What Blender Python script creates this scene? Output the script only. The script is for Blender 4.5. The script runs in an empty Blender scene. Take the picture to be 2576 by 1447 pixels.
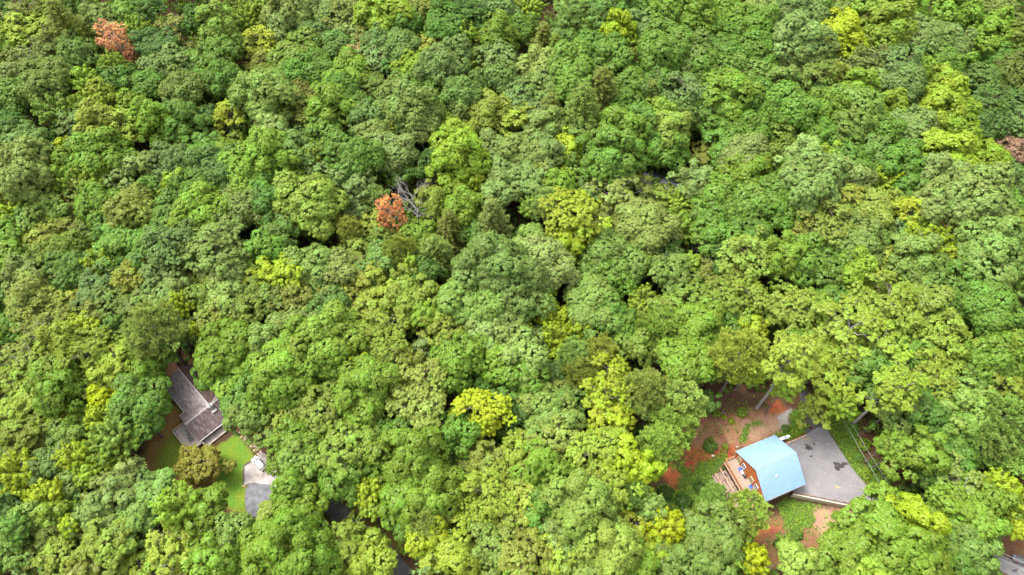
import bpy, math, random
import numpy as np
from math import sin, cos, radians, pi
random.seed(7)
SC = bpy.context.scene
COL = SC.collection

# ------------------------------------------------------------------ camera, sky, sun, exposure
CAM_H, PITCH, FPX = 185.0, radians(57), 1717.0
cam = bpy.data.objects.new('camera', bpy.data.cameras.new('camera'))
COL.objects.link(cam)
cam.data.sensor_width = 36.0
cam.data.lens = 24.0
cam.data.clip_start = 1.0
cam.data.clip_end = 3000.0
cam.location = (0, 0, CAM_H)
cam.rotation_euler = (radians(90) - PITCH, 0, 0)
SC.camera = cam

SUN_EL, SUN_AZ = radians(63), radians(-62)      # azimuth measured from +Y towards +X
W = bpy.data.worlds.new('World'); SC.world = W; W.use_nodes = True
nt = W.node_tree
bg = nt.nodes['Background']
sky = nt.nodes.new('ShaderNodeTexSky')
sky.sky_type = 'NISHITA'; sky.sun_disc = False
sky.sun_elevation = SUN_EL; sky.sun_rotation = SUN_AZ
sky.air_density = 1.0; sky.dust_density = 4.0; sky.ozone_density = 1.0
hs = nt.nodes.new('ShaderNodeHueSaturation'); hs.inputs['Saturation'].default_value = 0.08   # bright thin cloud
nt.links.new(sky.outputs[0], hs.inputs['Color'])
nt.links.new(hs.outputs[0], bg.inputs['Color'])
bg.inputs['Strength'].default_value = 0.15

sl = bpy.data.lights.new('sun', 'SUN'); sl.energy = 1.15; sl.angle = radians(22); sl.color = (1.0, 0.94, 0.82)
sun = bpy.data.objects.new('sun', sl); COL.objects.link(sun)
sun.rotation_euler = (pi/2 - SUN_EL, 0, pi - SUN_AZ)
sun.location = (-60, 40, 260)

SC.view_settings.view_transform = 'Standard'
SC.view_settings.look = 'None'
SC.view_settings.gamma = 1.0
SC.view_settings.use_curve_mapping = False
SC.view_settings.exposure = 2.93
SC.render.engine = 'CYCLES'
SC.cycles.max_bounces = 6
SC.cycles.diffuse_bounces = 4
SC.cycles.glossy_bounces = 2
SC.cycles.transmission_bounces = 4
SC.cycles.use_denoising = True

# ------------------------------------------------------------------ small helpers
def ss(a, b, v):
    t = np.clip((v - a) / (b - a + 1e-9), 0, 1)
    return t*t*(3-2*t)

def hsh(ix, iy, s):
    n = (ix*374761393 + iy*668265263 + s*1442695041) & 0x7fffffff
    n = ((n ^ (n >> 13)) * 1274126177) & 0x7fffffff
    return ((n ^ (n >> 16)) & 0xffff) / 65535.0

def vnoise(x, y, s=0):
    x = np.asarray(x, float); y = np.asarray(y, float)
    ix = np.floor(x).astype(np.int64); iy = np.floor(y).astype(np.int64)
    fx = x-ix; fy = y-iy
    fx = fx*fx*(3-2*fx); fy = fy*fy*(3-2*fy)
    a = hsh(ix, iy, s); b = hsh(ix+1, iy, s); c = hsh(ix, iy+1, s); d = hsh(ix+1, iy+1, s)
    return (a*(1-fx)+b*fx)*(1-fy)+(c*(1-fx)+d*fx)*fy

def ray_to(px, py, z=0.0):
    """the point at height z that the photograph shows at pixel px,py (2576 pixels wide)"""
    a = (px-1288)/FPX; b = -(py-723.5)/FPX
    dx, dy, dz = a, cos(PITCH)+b*sin(PITCH), -sin(PITCH)+b*cos(PITCH)
    t = (z-CAM_H)/dz
    return dx*t, dy*t, t
def to_px(x, y, z):
    dx, dy, dz = x, y, z-CAM_H
    f = dy*cos(PITCH)-dz*sin(PITCH); u = dy*sin(PITCH)+dz*cos(PITCH)
    return 1288+FPX*dx/f, 723.5-FPX*u/f
def pnat(x, y, z=0): return ray_to(x*.858667, y*.858667, z)[:2]
def z1(u, v, z=0): return pnat(2050+u/2.473, 1100+v/2.473, z)
def z2(u, v, z=0): return pnat(2080+u/5.567, 1240+v/5.565, z)
def z3(u, v, z=0): return pnat(2280+u/3.809, 1140+v/3.808, z)
def z4(u, v, z=0): return pnat(400+u/2.782, 1020+v/2.783, z)
def z5(u, v, z=0): return pnat(470+u/4.988, 1040+v/4.99, z)
def z6(u, v, z=0): return pnat(660+u/4.823, 1240+v/4.823, z)
def zl(u, v, z=0): return pnat(2160+u/3.41, 1040+v/3.41, z)
def ztr(u, v, z=0): return pnat(2890+u/9.09, 1595+v/9.09, z)

def seg_d(x, y, pts):
    """distance to an open polyline and the signed side of the nearest segment"""
    best = np.full(np.shape(x), 1e9); side = np.zeros(np.shape(x))
    for (ax, ay), (bx, by) in zip(pts[:-1], pts[1:]):
        vx, vy = bx-ax, by-ay
        t = np.clip(((x-ax)*vx+(y-ay)*vy)/(vx*vx+vy*vy), 0, 1)
        dx, dy = x-ax-t*vx, y-ay-t*vy
        d = np.hypot(dx, dy)
        s = vx*(y-ay)-vy*(x-ax)
        m = d < best
        best = np.where(m, d, best); side = np.where(m, s, side)
    return best, side

def poly_sd(x, y, poly):
    """signed distance to a closed polygon, negative inside"""
    x = np.asarray(x, float); y = np.asarray(y, float)
    best = np.full(x.shape, 1e9); ins = np.zeros(x.shape, bool)
    n = len(poly)
    for i in range(n):
        ax, ay = poly[i]; bx, by = poly[(i+1) % n]
        vx, vy = bx-ax, by-ay
        t = np.clip(((x-ax)*vx+(y-ay)*vy)/(vx*vx+vy*vy+1e-9), 0, 1)
        best = np.minimum(best, np.hypot(x-ax-t*vx, y-ay-t*vy))
        c = ((ay > y) != (by > y)) & (x < (bx-ax)*(y-ay)/(by-ay+1e-12)+ax)
        ins ^= c
    return np.where(ins, -best, best)

# ------------------------------------------------------------------ terrain
CB_C, CB_T = (69.5, 59.47), radians(21.7)             # blue roofed cabin
BH_O, BH_T = (-96.84, 88.12), radians(-44.2)          # brown roofed house
def cabw(x, y):
    return CB_C[0]+x*cos(CB_T)-y*sin(CB_T), CB_C[1]+x*sin(CB_T)+y*cos(CB_T)
def brnw(x, y):
    return BH_O[0]+x*cos(BH_T)-y*sin(BH_T), BH_O[1]+x*sin(BH_T)+y*cos(BH_T)
WALL_A, WALL_B = (75.9, 53.75), (91.5, 50.45)
LOWLINE = [cabw(-4.6, 30), cabw(-4.6, 7), cabw(-4.6, -5.6), cabw(4.6, -5.6), (76.2, 54.9), (91.3, 51.6), (112, 44)]
CREST = [(150, 262), (146, 225), (138, 180), (137, 150), (150, 118), (175, 95), (230, 60)]
def terrain(x, y):
    x = np.asarray(x, float); y = np.asarray(y, float)
    f = ss(30, 60, np.hypot(x+85, y-68))*ss(34, 62, np.hypot(x-75, y-60))*ss(12, 34, np.hypot(x-127, y-36))
    z = f*(3.2*np.sin(x*.031+.6)*np.cos(y*.027)+2.0*np.sin(x*.071-y*.043+1.2)+1.2*(vnoise(x*.09, y*.09, 3)-.5))
    d, s = seg_d(x, y, LOWLINE)
    w = .5+ss(8, 26, np.abs((x-CB_C[0])*cos(CB_T+pi/2)+(y-CB_C[1])*sin(CB_T+pi/2)))*ss(-2, -12, (x-CB_C[0])*cos(CB_T)+(y-CB_C[1])*sin(CB_T))*9
    w = w+ss(92, 104, x)*8
    low = np.where(s < 0, np.clip(d/w, 0, 1), 0)
    low = low*(1-ss(36, 66, np.hypot(x-72, y-55)))
    z = z-2.2*low
    d, s = seg_d(x, y, CREST)
    z = z+np.where(s > 0, -np.minimum(.42*d*ss(0, 14, d), 26), 0)*1.0
    return z
def th(x, y): return float(terrain(np.array([x]), np.array([y]))[0])
def ground_at(px, py, up=0.0):
    z = 0.0
    for _ in range(14):
        x, y, t = ray_to(px, py, z+up)
        z += .7*(th(x, y)-z)
    x, y, t = ray_to(px, py, z+up)
    return x, y, z, t

# ------------------------------------------------------------------ materials
def mat(name, col, rough=.7, var=.12, scale=3.0, metallic=0.0, spec=.3, bump=0.0, col2=None, detail=4.0):
    m = bpy.data.materials.new(name); m.use_nodes = True
    n, l = m.node_tree.nodes, m.node_tree.links
    b = n['Principled BSDF']
    b.inputs['Roughness'].default_value = rough
    b.inputs['Metallic'].default_value = metallic
    b.inputs['Specular IOR Level'].default_value = spec
    tc = n.new('ShaderNodeTexCoord')
    nz = n.new('ShaderNodeTexNoise'); nz.inputs['Scale'].default_value = scale; nz.inputs['Detail'].default_value = detail
    l.new(tc.outputs['Object'], nz.inputs['Vector'])
    rp = n.new('ShaderNodeValToRGB'); l.new(nz.outputs['Fac'], rp.inputs['Fac'])
    c2 = col2 or tuple(min(1, c*(1+var)) for c in col)
    c1 = col if col2 else tuple(c*(1-var) for c in col)
    rp.color_ramp.elements[0].position = .32; rp.color_ramp.elements[1].position = .68
    rp.color_ramp.elements[0].color = (*c1, 1); rp.color_ramp.elements[1].color = (*c2, 1)
    l.new(rp.outputs['Color'], b.inputs['Base Color'])
    if bump:
        bp = n.new('ShaderNodeBump'); bp.inputs['Strength'].default_value = bump; bp.inputs['Distance'].default_value = .05
        l.new(nz.outputs['Fac'], bp.inputs['Height']); l.new(bp.outputs['Normal'], b.inputs['Normal'])
    return m

def boards(name, c1, c2, width=.14, axis=0, rough=.8, gap=(.05, .04, .035)):
    """planks: a random tone for each board, a dark gap between boards"""
    m = mat(name, c1, rough)
    n, l = m.node_tree.nodes, m.node_tree.links
    b = n['Principled BSDF']; tc = next(x for x in n if x.type == 'TEX_COORD')
    sp = n.new('ShaderNodeSeparateXYZ'); l.new(tc.outputs['Object'], sp.inputs[0])
    dv = n.new('ShaderNodeMath'); dv.operation = 'DIVIDE'; dv.inputs[1].default_value = width
    l.new(sp.outputs[axis], dv.inputs[0])
    fl = n.new('ShaderNodeMath'); fl.operation = 'FLOOR'; l.new(dv.outputs[0], fl.inputs[0])
    wn = n.new('ShaderNodeTexWhiteNoise'); wn.noise_dimensions = '1D'; l.new(fl.outputs[0], wn.inputs['W'])
    mx = n.new('ShaderNodeMix'); mx.data_type = 'RGBA'
    mx.inputs[6].default_value = (*c1, 1); mx.inputs[7].default_value = (*c2, 1)
    nz = next(x for x in n if x.type == 'TEX_NOISE')
    av = n.new('ShaderNodeMath'); av.operation = 'MULTIPLY_ADD'; av.inputs[1].default_value = .65; 
    l.new(wn.outputs['Value'], av.inputs[0])
    n2 = n.new('ShaderNodeMath'); n2.operation = 'MULTIPLY'; n2.inputs[1].default_value = .45; l.new(nz.outputs['Fac'], n2.inputs[0])
    l.new(n2.outputs[0], av.inputs[2])
    l.new(av.outputs[0], mx.inputs[0])
    fr = n.new('ShaderNodeMath'); fr.operation = 'FRACT'; l.new(dv.outputs[0], fr.inputs[0])
    lt = n.new('ShaderNodeMath'); lt.operation = 'LESS_THAN'; lt.inputs[1].default_value = .09; l.new(fr.outputs[0], lt.inputs[0])
    m2 = n.new('ShaderNodeMix'); m2.data_type = 'RGBA'; m2.inputs[7].default_value = (*gap, 1)
    l.new(lt.outputs[0], m2.inputs[0]); l.new(mx.outputs[2], m2.inputs[6])
    l.new(m2.outputs[2], b.inputs['Base Color'])
    return m

def leaf_mat(name, trans=.42, own=False):
    """colour comes from the object; each leaf cluster strays a little from it"""
    m = bpy.data.materials.new(name); m.use_nodes = True
    n, l = m.node_tree.nodes, m.node_tree.links
    n.clear()
    out = n.new('ShaderNodeOutputMaterial')
    if own:
        oi = n.new('ShaderNodeAttribute'); oi.attribute_name = 'leafcol'
    else:
        oi = n.new('ShaderNodeObjectInfo')
    at = n.new('ShaderNodeAttribute'); at.attribute_name = 'tint'
    hv = n.new('ShaderNodeHueSaturation')
    mh = n.new('ShaderNodeMapRange'); mh.inputs['To Min'].default_value = .482; mh.inputs['To Max'].default_value = .518
    ml = n.new('ShaderNodeMapRange'); ml.inputs['To Min'].default_value = .72; ml.inputs['To Max'].default_value = 1.28
    l.new(at.outputs['Fac'], mh.inputs['Value']); l.new(at.outputs['Fac'], ml.inputs['Value'])
    l.new(oi.outputs['Color'], hv.inputs['Color']); l.new(mh.outputs[0], hv.inputs['Hue']); l.new(ml.outputs[0], hv.inputs['Value'])
    df = n.new('ShaderNodeBsdfDiffuse'); l.new(hv.outputs[0], df.inputs['Color'])
    tr = n.new('ShaderNodeBsdfTranslucent'); l.new(hv.outputs[0], tr.inputs['Color'])
    mx = n.new('ShaderNodeMixShader'); mx.inputs[0].default_value = trans
    l.new(df.outputs[0], mx.inputs[1]); l.new(tr.outputs[0], mx.inputs[2])
    gl = n.new('ShaderNodeBsdfGlossy'); gl.inputs['Roughness'].default_value = .45; gl.inputs['Color'].default_value = (1, 1, 1, 1)
    m2 = n.new('ShaderNodeMixShader'); m2.inputs[0].default_value = .006
    l.new(mx.outputs[0], m2.inputs[1]); l.new(gl.outputs[0], m2.inputs[2])
    l.new(m2.outputs[0], out.inputs['Surface'])
    return m

M_LEAF = leaf_mat('foliage')
M_MASS = leaf_mat('foliage_mass', own=True)
M_BARK = mat('bark', (.075, .06, .05), .9, .35, 6.0, bump=.4)
M_PALEBARK = mat('pale_bark', (.155, .14, .13), .9, .3, 5.0, bump=.4)
M_DEAD = mat('dead_wood', (.165, .155, .145), .85, .25, 4.0)

# ------------------------------------------------------------------ mesh building
class MB:
    def __init__(s): s.v = []; s.f = []
    def quad(s, *p):
        i = len(s.v); s.v += [tuple(q) for q in p]; s.f.append(tuple(range(i, i+len(p))))
    def box(s, c, d, rz=0.0, top=1.0):
        """box centred at c, size d, turned by rz; top scales the upper face"""
        i = len(s.v); ca, sa = cos(rz), sin(rz)
        for k, zz in ((1.0, -.5), (top, .5)):
            for xx, yy in ((-.5, -.5), (.5, -.5), (.5, .5), (-.5, .5)):
                x, y = xx*d[0]*k, yy*d[1]*k
                s.v.append((c[0]+x*ca-y*sa, c[1]+x*sa+y*ca, c[2]+zz*d[2]))
        s.f += [(i+3, i+2, i+1, i), (i+4, i+5, i+6, i+7)]+[(i+a, i+(a+1) % 4, i+4+(a+1) % 4, i+4+a) for a in range(4)]
        return s
    def prism(s, poly, z0, z1):
        n = len(poly); i = len(s.v)
        a = sum(poly[k][0]*poly[(k+1) % n][1]-poly[(k+1) % n][0]*poly[k][1] for k in range(n))
        if a < 0: poly = poly[::-1]
        s.v += [(p[0], p[1], z0) for p in poly]+[(p[0], p[1], z1) for p in poly]
        s.f += [tuple(range(i+n-1, i-1, -1)), tuple(range(i+n, i+2*n))]
        s.f += [(i+k, i+(k+1) % n, i+n+(k+1) % n, i+n+k) for k in range(n)]
        return s
    def slab(s, q, t):
        """solid plate: quad/polygon q (3d) thickened downward along its normal"""
        a, b, c = np.array(q[0]), np.array(q[1]), np.array(q[2])
        nn = np.cross(b-a, c-a); nn = nn/np.linalg.norm(nn)
        if nn[2] < 0: q = q[::-1]; nn = -nn
        i = len(s.v); n = len(q)
        s.v += [tuple(p) for p in q]+[tuple(np.array(p)-nn*t) for p in q]
        s.f += [tuple(range(i, i+n)), tuple(range(i+2*n-1, i+n-1, -1))]
        s.f += [(i+k, i+n+k, i+n+(k+1) % n, i+(k+1) % n) for k in range(n)]
        return s
    def tube(s, pts, rad, n=6, cap=True):
        if not hasattr(rad, '__len__'): rad = [rad]*len(pts)
        P = [np.array(p, float) for p in pts]; i0 = len(s.v)
        for k, p in enumerate(P):
            d = P[min(k+1, len(P)-1)]-P[max(k-1, 0)]; d = d/(np.linalg.norm(d)+1e-9)
            u = np.cross(d, (0, 0, 1.0) if abs(d[2]) < .9 else (1.0, 0, 0)); u /= np.linalg.norm(u); w = np.cross(d, u)
            for j in range(n):
                a = 2*pi*j/n
                s.v.append(tuple(p+rad[k]*(cos(a)*u+sin(a)*w)))
        for k in range(len(P)-1):
            for j in range(n):
                a, b = i0+k*n+j, i0+k*n+(j+1) % n
                s.f.append((a, b, b+n, a+n))
        if cap:
            s.f.append(tuple(i0+j for j in range(n))); s.f.append(tuple(i0+(len(P)-1)*n+j for j in range(n-1, -1, -1)))
        return s
    def lathe(s, c, prof, n=12):
        i0 = len(s.v)
        for r, z in prof:
            for j in range(n):
                a = 2*pi*j/n; s.v.append((c[0]+r*cos(a), c[1]+r*sin(a), c[2]+z))
        for k in range(len(prof)-1):
            for j in range(n):
                a, b = i0+k*n+j, i0+k*n+(j+1) % n
                s.f.append((a, b, b+n, a+n))
        s.f.append(tuple(i0+j for j in range(n-1, -1, -1))); s.f.append(tuple(i0+(len(prof)-1)*n+j for j in range(n)))
        return s
    def mesh(s, name):
        me = bpy.data.meshes.new(name); me.from_pydata(s.v, [], s.f); me.update(); return me
    def build(s, name, m, parent=None, bevel=0.0, smooth=False, label=None):
        me = s.mesh(name); me.materials.append(m)
        o = bpy.data.objects.new(name, me); COL.objects.link(o); o.parent = parent
        if smooth:
            me.polygons.foreach_set('use_smooth', [True]*len(me.polygons))
        if bevel:
            md = o.modifiers.new('bevel', 'BEVEL'); md.width = bevel; md.segments = 2; md.limit_method = 'ANGLE'
        if label: o['label'] = label
        return o

def tag(o, label=None, cat=None, group=None, kind=None):
    if label: o['label'] = label
    if cat: o['category'] = cat
    if group: o['group'] = group
    if kind: o['kind'] = kind
    return o
def empty(name, loc, rz=0.0, label=None, cat=None, group=None):
    o = bpy.data.objects.new(name, None); COL.objects.link(o)
    o.empty_display_size = .3
    o.location = loc; o.rotation_euler = (0, 0, rz)
    return tag(o, label, cat, group)
def copy_thing(src, loc, rz=0.0, scale=(1, 1, 1)):
    r = src.copy(); COL.objects.link(r); r.location = loc; r.rotation_euler = (0, 0, rz); r.scale = scale
    for ch in src.children:
        c = ch.copy(); COL.objects.link(c); c.parent = r
        for g in ch.children:
            d = g.copy(); COL.objects.link(d); d.parent = c
    return r
def np_mesh(name, V, F4, tint=None):
    me = bpy.data.meshes.new(name)
    nv, nf = len(V), len(F4)
    me.vertices.add(nv); me.vertices.foreach_set('co', np.asarray(V, np.float32).ravel())
    me.loops.add(nf*4); me.loops.foreach_set('vertex_index', np.asarray(F4, np.int32).ravel())
    me.polygons.add(nf); me.polygons.foreach_set('loop_start', np.arange(0, nf*4, 4, dtype=np.int32))
    me.update(calc_edges=True)
    if tint is not None:
        at = me.attributes.new('tint', 'FLOAT', 'POINT'); at.data.foreach_set('value', np.asarray(tint, np.float32))
    return me

# ------------------------------------------------------------------ foliage meshes
def unit(v): return v/(np.linalg.norm(v, axis=-1, keepdims=True)+1e-9)

def leaf_quads(cc, cr, out, ct, per, size, rng, up=.45, aspect=.66, needle=False, fill=.4, flat=.68):
    """leaf-sized faces on the outer, upper side of many clumps"""
    N = len(cc)
    d = unit(rng.normal(size=(N, per, 3)))
    d = unit(d+.75*out[:, None, :]+np.array([0, 0, up]))
    rad = fill+(1.06-fill)*rng.random((N, per, 1))
    rad = np.where(rng.random((N, per, 1)) < .13, rad*(1.25+.5*rng.random((N, per, 1))), rad)   # stray sprays, ragged edges
    pos = cc[:, None, :]+d*rad*cr[:, None, None]*np.array([1, 1, flat])
    if needle:
        t = d
        nrm = unit(np.cross(t, rng.normal(size=t.shape)))
    else:
        nrm = unit(.85*d*np.array([1, 1, .8])+.35*out[:, None, :]+np.array([0, 0, .35])+.2*rng.normal(size=d.shape))
        t = unit(np.cross(nrm, rng.normal(size=d.shape)))
    b = np.cross(nrm, t)
    s = size*(.65+.7*rng.random((N, per, 1)))
    v = np.stack([pos+t*s*.6, pos+b*s*.6*aspect+t*s*.05, pos-t*s*.55, pos-b*s*.6*aspect], axis=2)
    V = v.reshape(-1, 3)
    tint = np.clip(ct[:, None]+rng.normal(0, .12, (N, per)), 0, 1)
    return V, np.repeat(tint.ravel(), 4)

def make_mesh(name, parts):
    V = np.concatenate([p[0] for p in parts]); T = np.concatenate([p[1] for p in parts])
    F = np.arange(len(V)).reshape(-1, 4)
    me = np_mesh(name, V, F, T); me.materials.append(M_LEAF); return me

def sphere_dirs(n, rng, zmin):
    k = np.arange(n)+.5
    z = 1-(1-zmin)*k/n
    ph = k*2.39996+rng.random()*6.28
    z = np.clip(z+rng.normal(0, .1, n), zmin, 1); r = np.sqrt(np.maximum(0, 1-z*z))
    return np.stack([r*np.cos(ph), r*np.sin(ph), z], 1)

def crown_clumps(R, c, zc, rng, zmin, lobe_k, lobe_f, clump, drop=.1, pull=.0):
    """lobes on an uneven ellipsoid, clumps on the lobes"""
    nl = max(7, int(R*R*lobe_k+6))
    D = sphere_dirs(nl, rng, zmin)
    lr = np.clip(R*lobe_f*(.6+.75*rng.random(nl)), .9, 2.8)
    ph = rng.random(4)*6.28
    az = np.arctan2(D[:, 1], D[:, 0])
    shape = 1+.2*np.sin(2*az+ph[0])+.18*np.sin(3*az+ph[1]+2*D[:, 2])+.14*np.sin(5*az+ph[2])
    dist = (.58+.5*rng.random(nl))*shape
    ax = np.array([R*(.88+.24*rng.random()), R*(.88+.24*rng.random()), c])
    LC = D*(ax-lr[:, None]*.6)*dist[:, None]
    LC[:, 2] += zc
    keep = rng.random(nl) > drop*.8
    LC, lr, D = LC[keep], lr[keep], D[keep]
    cc, cr, out, ct = [], [], [], []
    for i in range(len(LC)):
        n = max(6, int(4.6*(lr[i]/clump)**2))
        o = unit(D[i]+np.array([0, 0, .5]))
        d = unit(unit(rng.normal(size=(n, 3)))+.65*o)
        k = rng.random(n) > drop
        d = d[k]
        p = LC[i]+d*lr[i]*(.78+.32*rng.random((len(d), 1)))
        cc.append(p); cr.append(clump*(.5+1.0*rng.random(len(d))**1.5)); out.append(d)
        ct.append(np.full(len(d), .5+rng.normal(0, .13))+rng.normal(0, .1, len(d)))
    return LC, lr, np.concatenate(cc), np.concatenate(cr), np.concatenate(out), np.concatenate(ct)

def trunk_mb(H, r0, targets, zfork, rng, twigs=0, base=-1.2):
    m = MB()
    top = H*.86
    lean = rng.normal(0, .25, 2)
    pts = [(lean[0]*t*t, lean[1]*t*t, base+(top-base)*t) for t in (0, .12, .3, .5, .7, .85, 1)]
    m.tube(pts, [r0*1.35, r0*1.08, r0*.95, r0*.8, r0*.55, r0*.34, r0*.12], 7)
    for q in targets:
        q = np.array(q); z = max(zfork, min(top*.92, q[2]-.55*np.hypot(q[0], q[1])-rng.random()*1.2))
        a = np.array([0, 0, z]); mid = a*.45+q*.55+np.array([0, 0, .35])+rng.normal(0, .25, 3)
        rr = r0*.34
        m.tube([a, mid, q], [rr, rr*.6, rr*.18], 5, False)
        for _ in range(twigs):
            e = q+unit(rng.normal(size=3)+np.array([0, 0, .5])+.8*unit(q-np.array([0, 0, z])))*(1.0+1.6*rng.random())
            s = mid*.4+q*.6
            m.tube([s, (s+e)/2+rng.normal(0, .15, 3), e], [rr*.34, rr*.24, rr*.09], 4, False)
    return m

PROTO = {}       # (kind, size) -> list of (crown mesh, trunk mesh, R, crown centre height)
def add_proto(kind, size, crown, trunk, bark, R, zc):
    if trunk is not None:
        tm = trunk.mesh('trunk'); tm.materials.append(bark)
        tm.polygons.foreach_set('use_smooth', [True]*len(tm.polygons))
    PROTO.setdefault((kind, size), []).append((crown, tm, R, zc))

def oak(seed, R, H, twiggy=False, clump=.62):
    rng = np.random.default_rng(seed)
    c = R*.72; zc = H-c
    LC, lr, cc, cr, out, ct = crown_clumps(R, c, zc, rng, -.42, .36, .34, clump, .11 if not twiggy else .40)
    V = leaf_quads(cc, cr, out, ct, 26, .53, rng)
    # a thinner inner layer, so that no sky-sized holes open through the crown
    D = unit(rng.normal(size=(int(R*R*2.2), 3))); ip = D*np.array([R, R, c])*.55+np.array([0, 0, zc-.2])
    V2 = leaf_quads(ip, np.full(len(ip), .9), D, np.full(len(ip), .42), 14, .5, rng)
    t = trunk_mb(H, .16+.045*R, LC[rng.permutation(len(LC))[:int(10+R)]], H*.4, rng, 3 if twiggy else 0)
    return make_mesh('oak_crown', [V, V2]), t, zc

def hickory(seed, R, H, twiggy=False):
    """open crown of flat leaf platforms with twigs between them"""
    rng = np.random.default_rng(seed)
    c = R*.8; zc = H-c
    nl = int(R*R*.62+10)
    D = sphere_dirs(nl, rng, -.5)
    az = np.arctan2(D[:, 1], D[:, 0]); ph = rng.random(3)*6.28
    sh = 1+.18*np.sin(2*az+ph[0])+.14*np.sin(3*az+ph[1]+3*D[:, 2])
    LC = D*np.array([R, R, c])*((.55+.45*rng.random(nl))*sh)[:, None]; LC[:, 2] += zc
    LC = LC[rng.random(nl) > (.12 if not twiggy else .3)]
    cc, cr, out, ct = [], [], [], []
    for q in LC:
        o = unit(q-np.array([0, 0, zc-.5*c])); lr = R*(.2+.14*rng.random())
        n = int(5+8.5*lr)
        e = unit(rng.normal(size=(n, 3))+.5*o)*np.array([1, 1, .38])
        cc.append(q+e*lr*(.4+.7*rng.random((n, 1)))); cr.append(.5*(.65+.7*rng.random(n)))
        out.append(unit(e*.5+o*.5+np.array([0, 0, .7]))); ct.append(np.full(n, .5+rng.normal(0, .15))+rng.normal(0, .1, n))
    cc, cr, out, ct = map(np.concatenate, (cc, cr, out, ct))
    V = leaf_quads(cc, cr, out, ct, 28, .49, rng, up=.6, aspect=.55)
    D = unit(rng.normal(size=(int(R*R*2.0), 3))); ip = D*np.array([R, R, c])*.5+np.array([0, 0, zc-.3])
    V2 = leaf_quads(ip, np.full(len(ip), .8), D, np.full(len(ip), .42), 13, .45, rng)
    t = trunk_mb(H, .14+.04*R, LC[rng.permutation(len(LC))[:int(12+2*R)]], H*.4, rng, 3 if twiggy else 1)
    return make_mesh('hickory_crown', [V, V2]), t, zc

def poplar(seed, R, H):
    rng = np.random.default_rng(seed)
    c = R*1.12; zc = H-c
    LC, lr, cc, cr, out, ct = crown_clumps(R, c, zc, rng, -.6, .6, .28, .6, .08)
    # taper towards the top
    f = np.clip(1.12-.42*np.clip((cc[:, 2]-zc)/c, -.2, 1), .6, 1.15); cc[:, :2] *= f[:, None]
    V = leaf_quads(cc, cr, out, ct, 26, .5, rng, up=.7, aspect=.7)
    D = unit(rng.normal(size=(int(R*R*2.2), 3))); ip = D*np.array([R, R, c])*.55+np.array([0, 0, zc])
    V2 = leaf_quads(ip, np.full(len(ip), .9), D, np.full(len(ip), .42), 14, .5, rng)
    t = trunk_mb(H, .15+.04*R, LC[rng.permutation(len(LC))[:12]], H*.4, rng)
    return make_mesh('poplar_crown', [V, V2]), t, zc

def maple(seed, R, H):
    """upswept sprays with pointed tips"""
    rng = np.random.default_rng(seed)
    zc = H-R*1.0
    nb = int(16+R*7)
    D = sphere_dirs(nb, rng, -.25); D[:, 2] = D[:, 2]*.8+.25; D = unit(D)
    cc, cr, out, ct, tips = [], [], [], [], []
    for d in D:
        Lb = R*(.75+.4*rng.random()); a = np.array([0, 0, zc-.4*R])
        tip = a+d*Lb*np.array([1, 1, 1.25])+np.array([0, 0, .25*R])
        tips.append(tip)
        n = int(5+Lb*2.6); s = .3+.7*np.linspace(0, 1, n)
        p = a+(tip-a)*s[:, None]+rng.normal(0, .16, (n, 3)); p[:, 2] += .5*np.sin(s*pi)*.4
        cc.append(p); cr.append((.72*(1-s*.62)+.12)*(.8+.4*rng.random(n))*min(1.15, .62+R*.13))
        out.append(np.repeat(d[None], n, 0)); ct.append(np.full(n, .5+rng.normal(0, .12))+(rng.normal(0, .09, n)))
    cc, cr, out, ct = map(np.concatenate, (cc, cr, out, ct))
    V = leaf_quads(cc, cr, out, ct, 25, .48, rng, up=.4, aspect=.52, fill=.2)
    t = trunk_mb(H, .1+.03*R, tips[::2], H*.3, rng)
    return make_mesh('maple_crown', [V]), t, zc

def pine(seed, R, H, tall=1.0):
    """needle rosettes on whorled limbs"""
    rng = np.random.default_rng(seed)
    c = R*1.15; zc = H-c
    nl = int(18+R*6)
    D = sphere_dirs(nl, rng, -.7)
    LC = D*np.array([R, R, c])*(.5+.42*rng.random((nl, 1))); LC[:, 2] += zc
    f = np.clip(1.05-.4*np.clip((LC[:, 2]-zc)/c, -.3, 1), .55, 1.1); LC[:, :2] *= f[:, None]
    cc, out, ct = [], [], []
    for q, d in zip(LC, D):
        n = 9
        e = unit(rng.normal(size=(n, 3))+.6*d+np.array([0, 0, .35]))
        cc.append(q+e*(.7+.6*rng.random((n, 1)))*np.array([1, 1, .7])); out.append(unit(e*.5+np.array([0, 0, .8])))
        ct.append(.5+rng.normal(0, .12)+rng.normal(0, .1, n))
    cc, out, ct = map(np.concatenate, (cc, out, ct))
    V = leaf_quads(cc, np.full(len(cc), .58)*(.8+.4*rng.random(len(cc))), out, ct, 54, .46, rng, up=.5, aspect=.3, needle=True, fill=.35)
    t = trunk_mb(H, .12+.035*R, LC[rng.permutation(nl)[:22]], H*.45, rng)
    return make_mesh('pine_crown', [V]), t, zc

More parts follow.
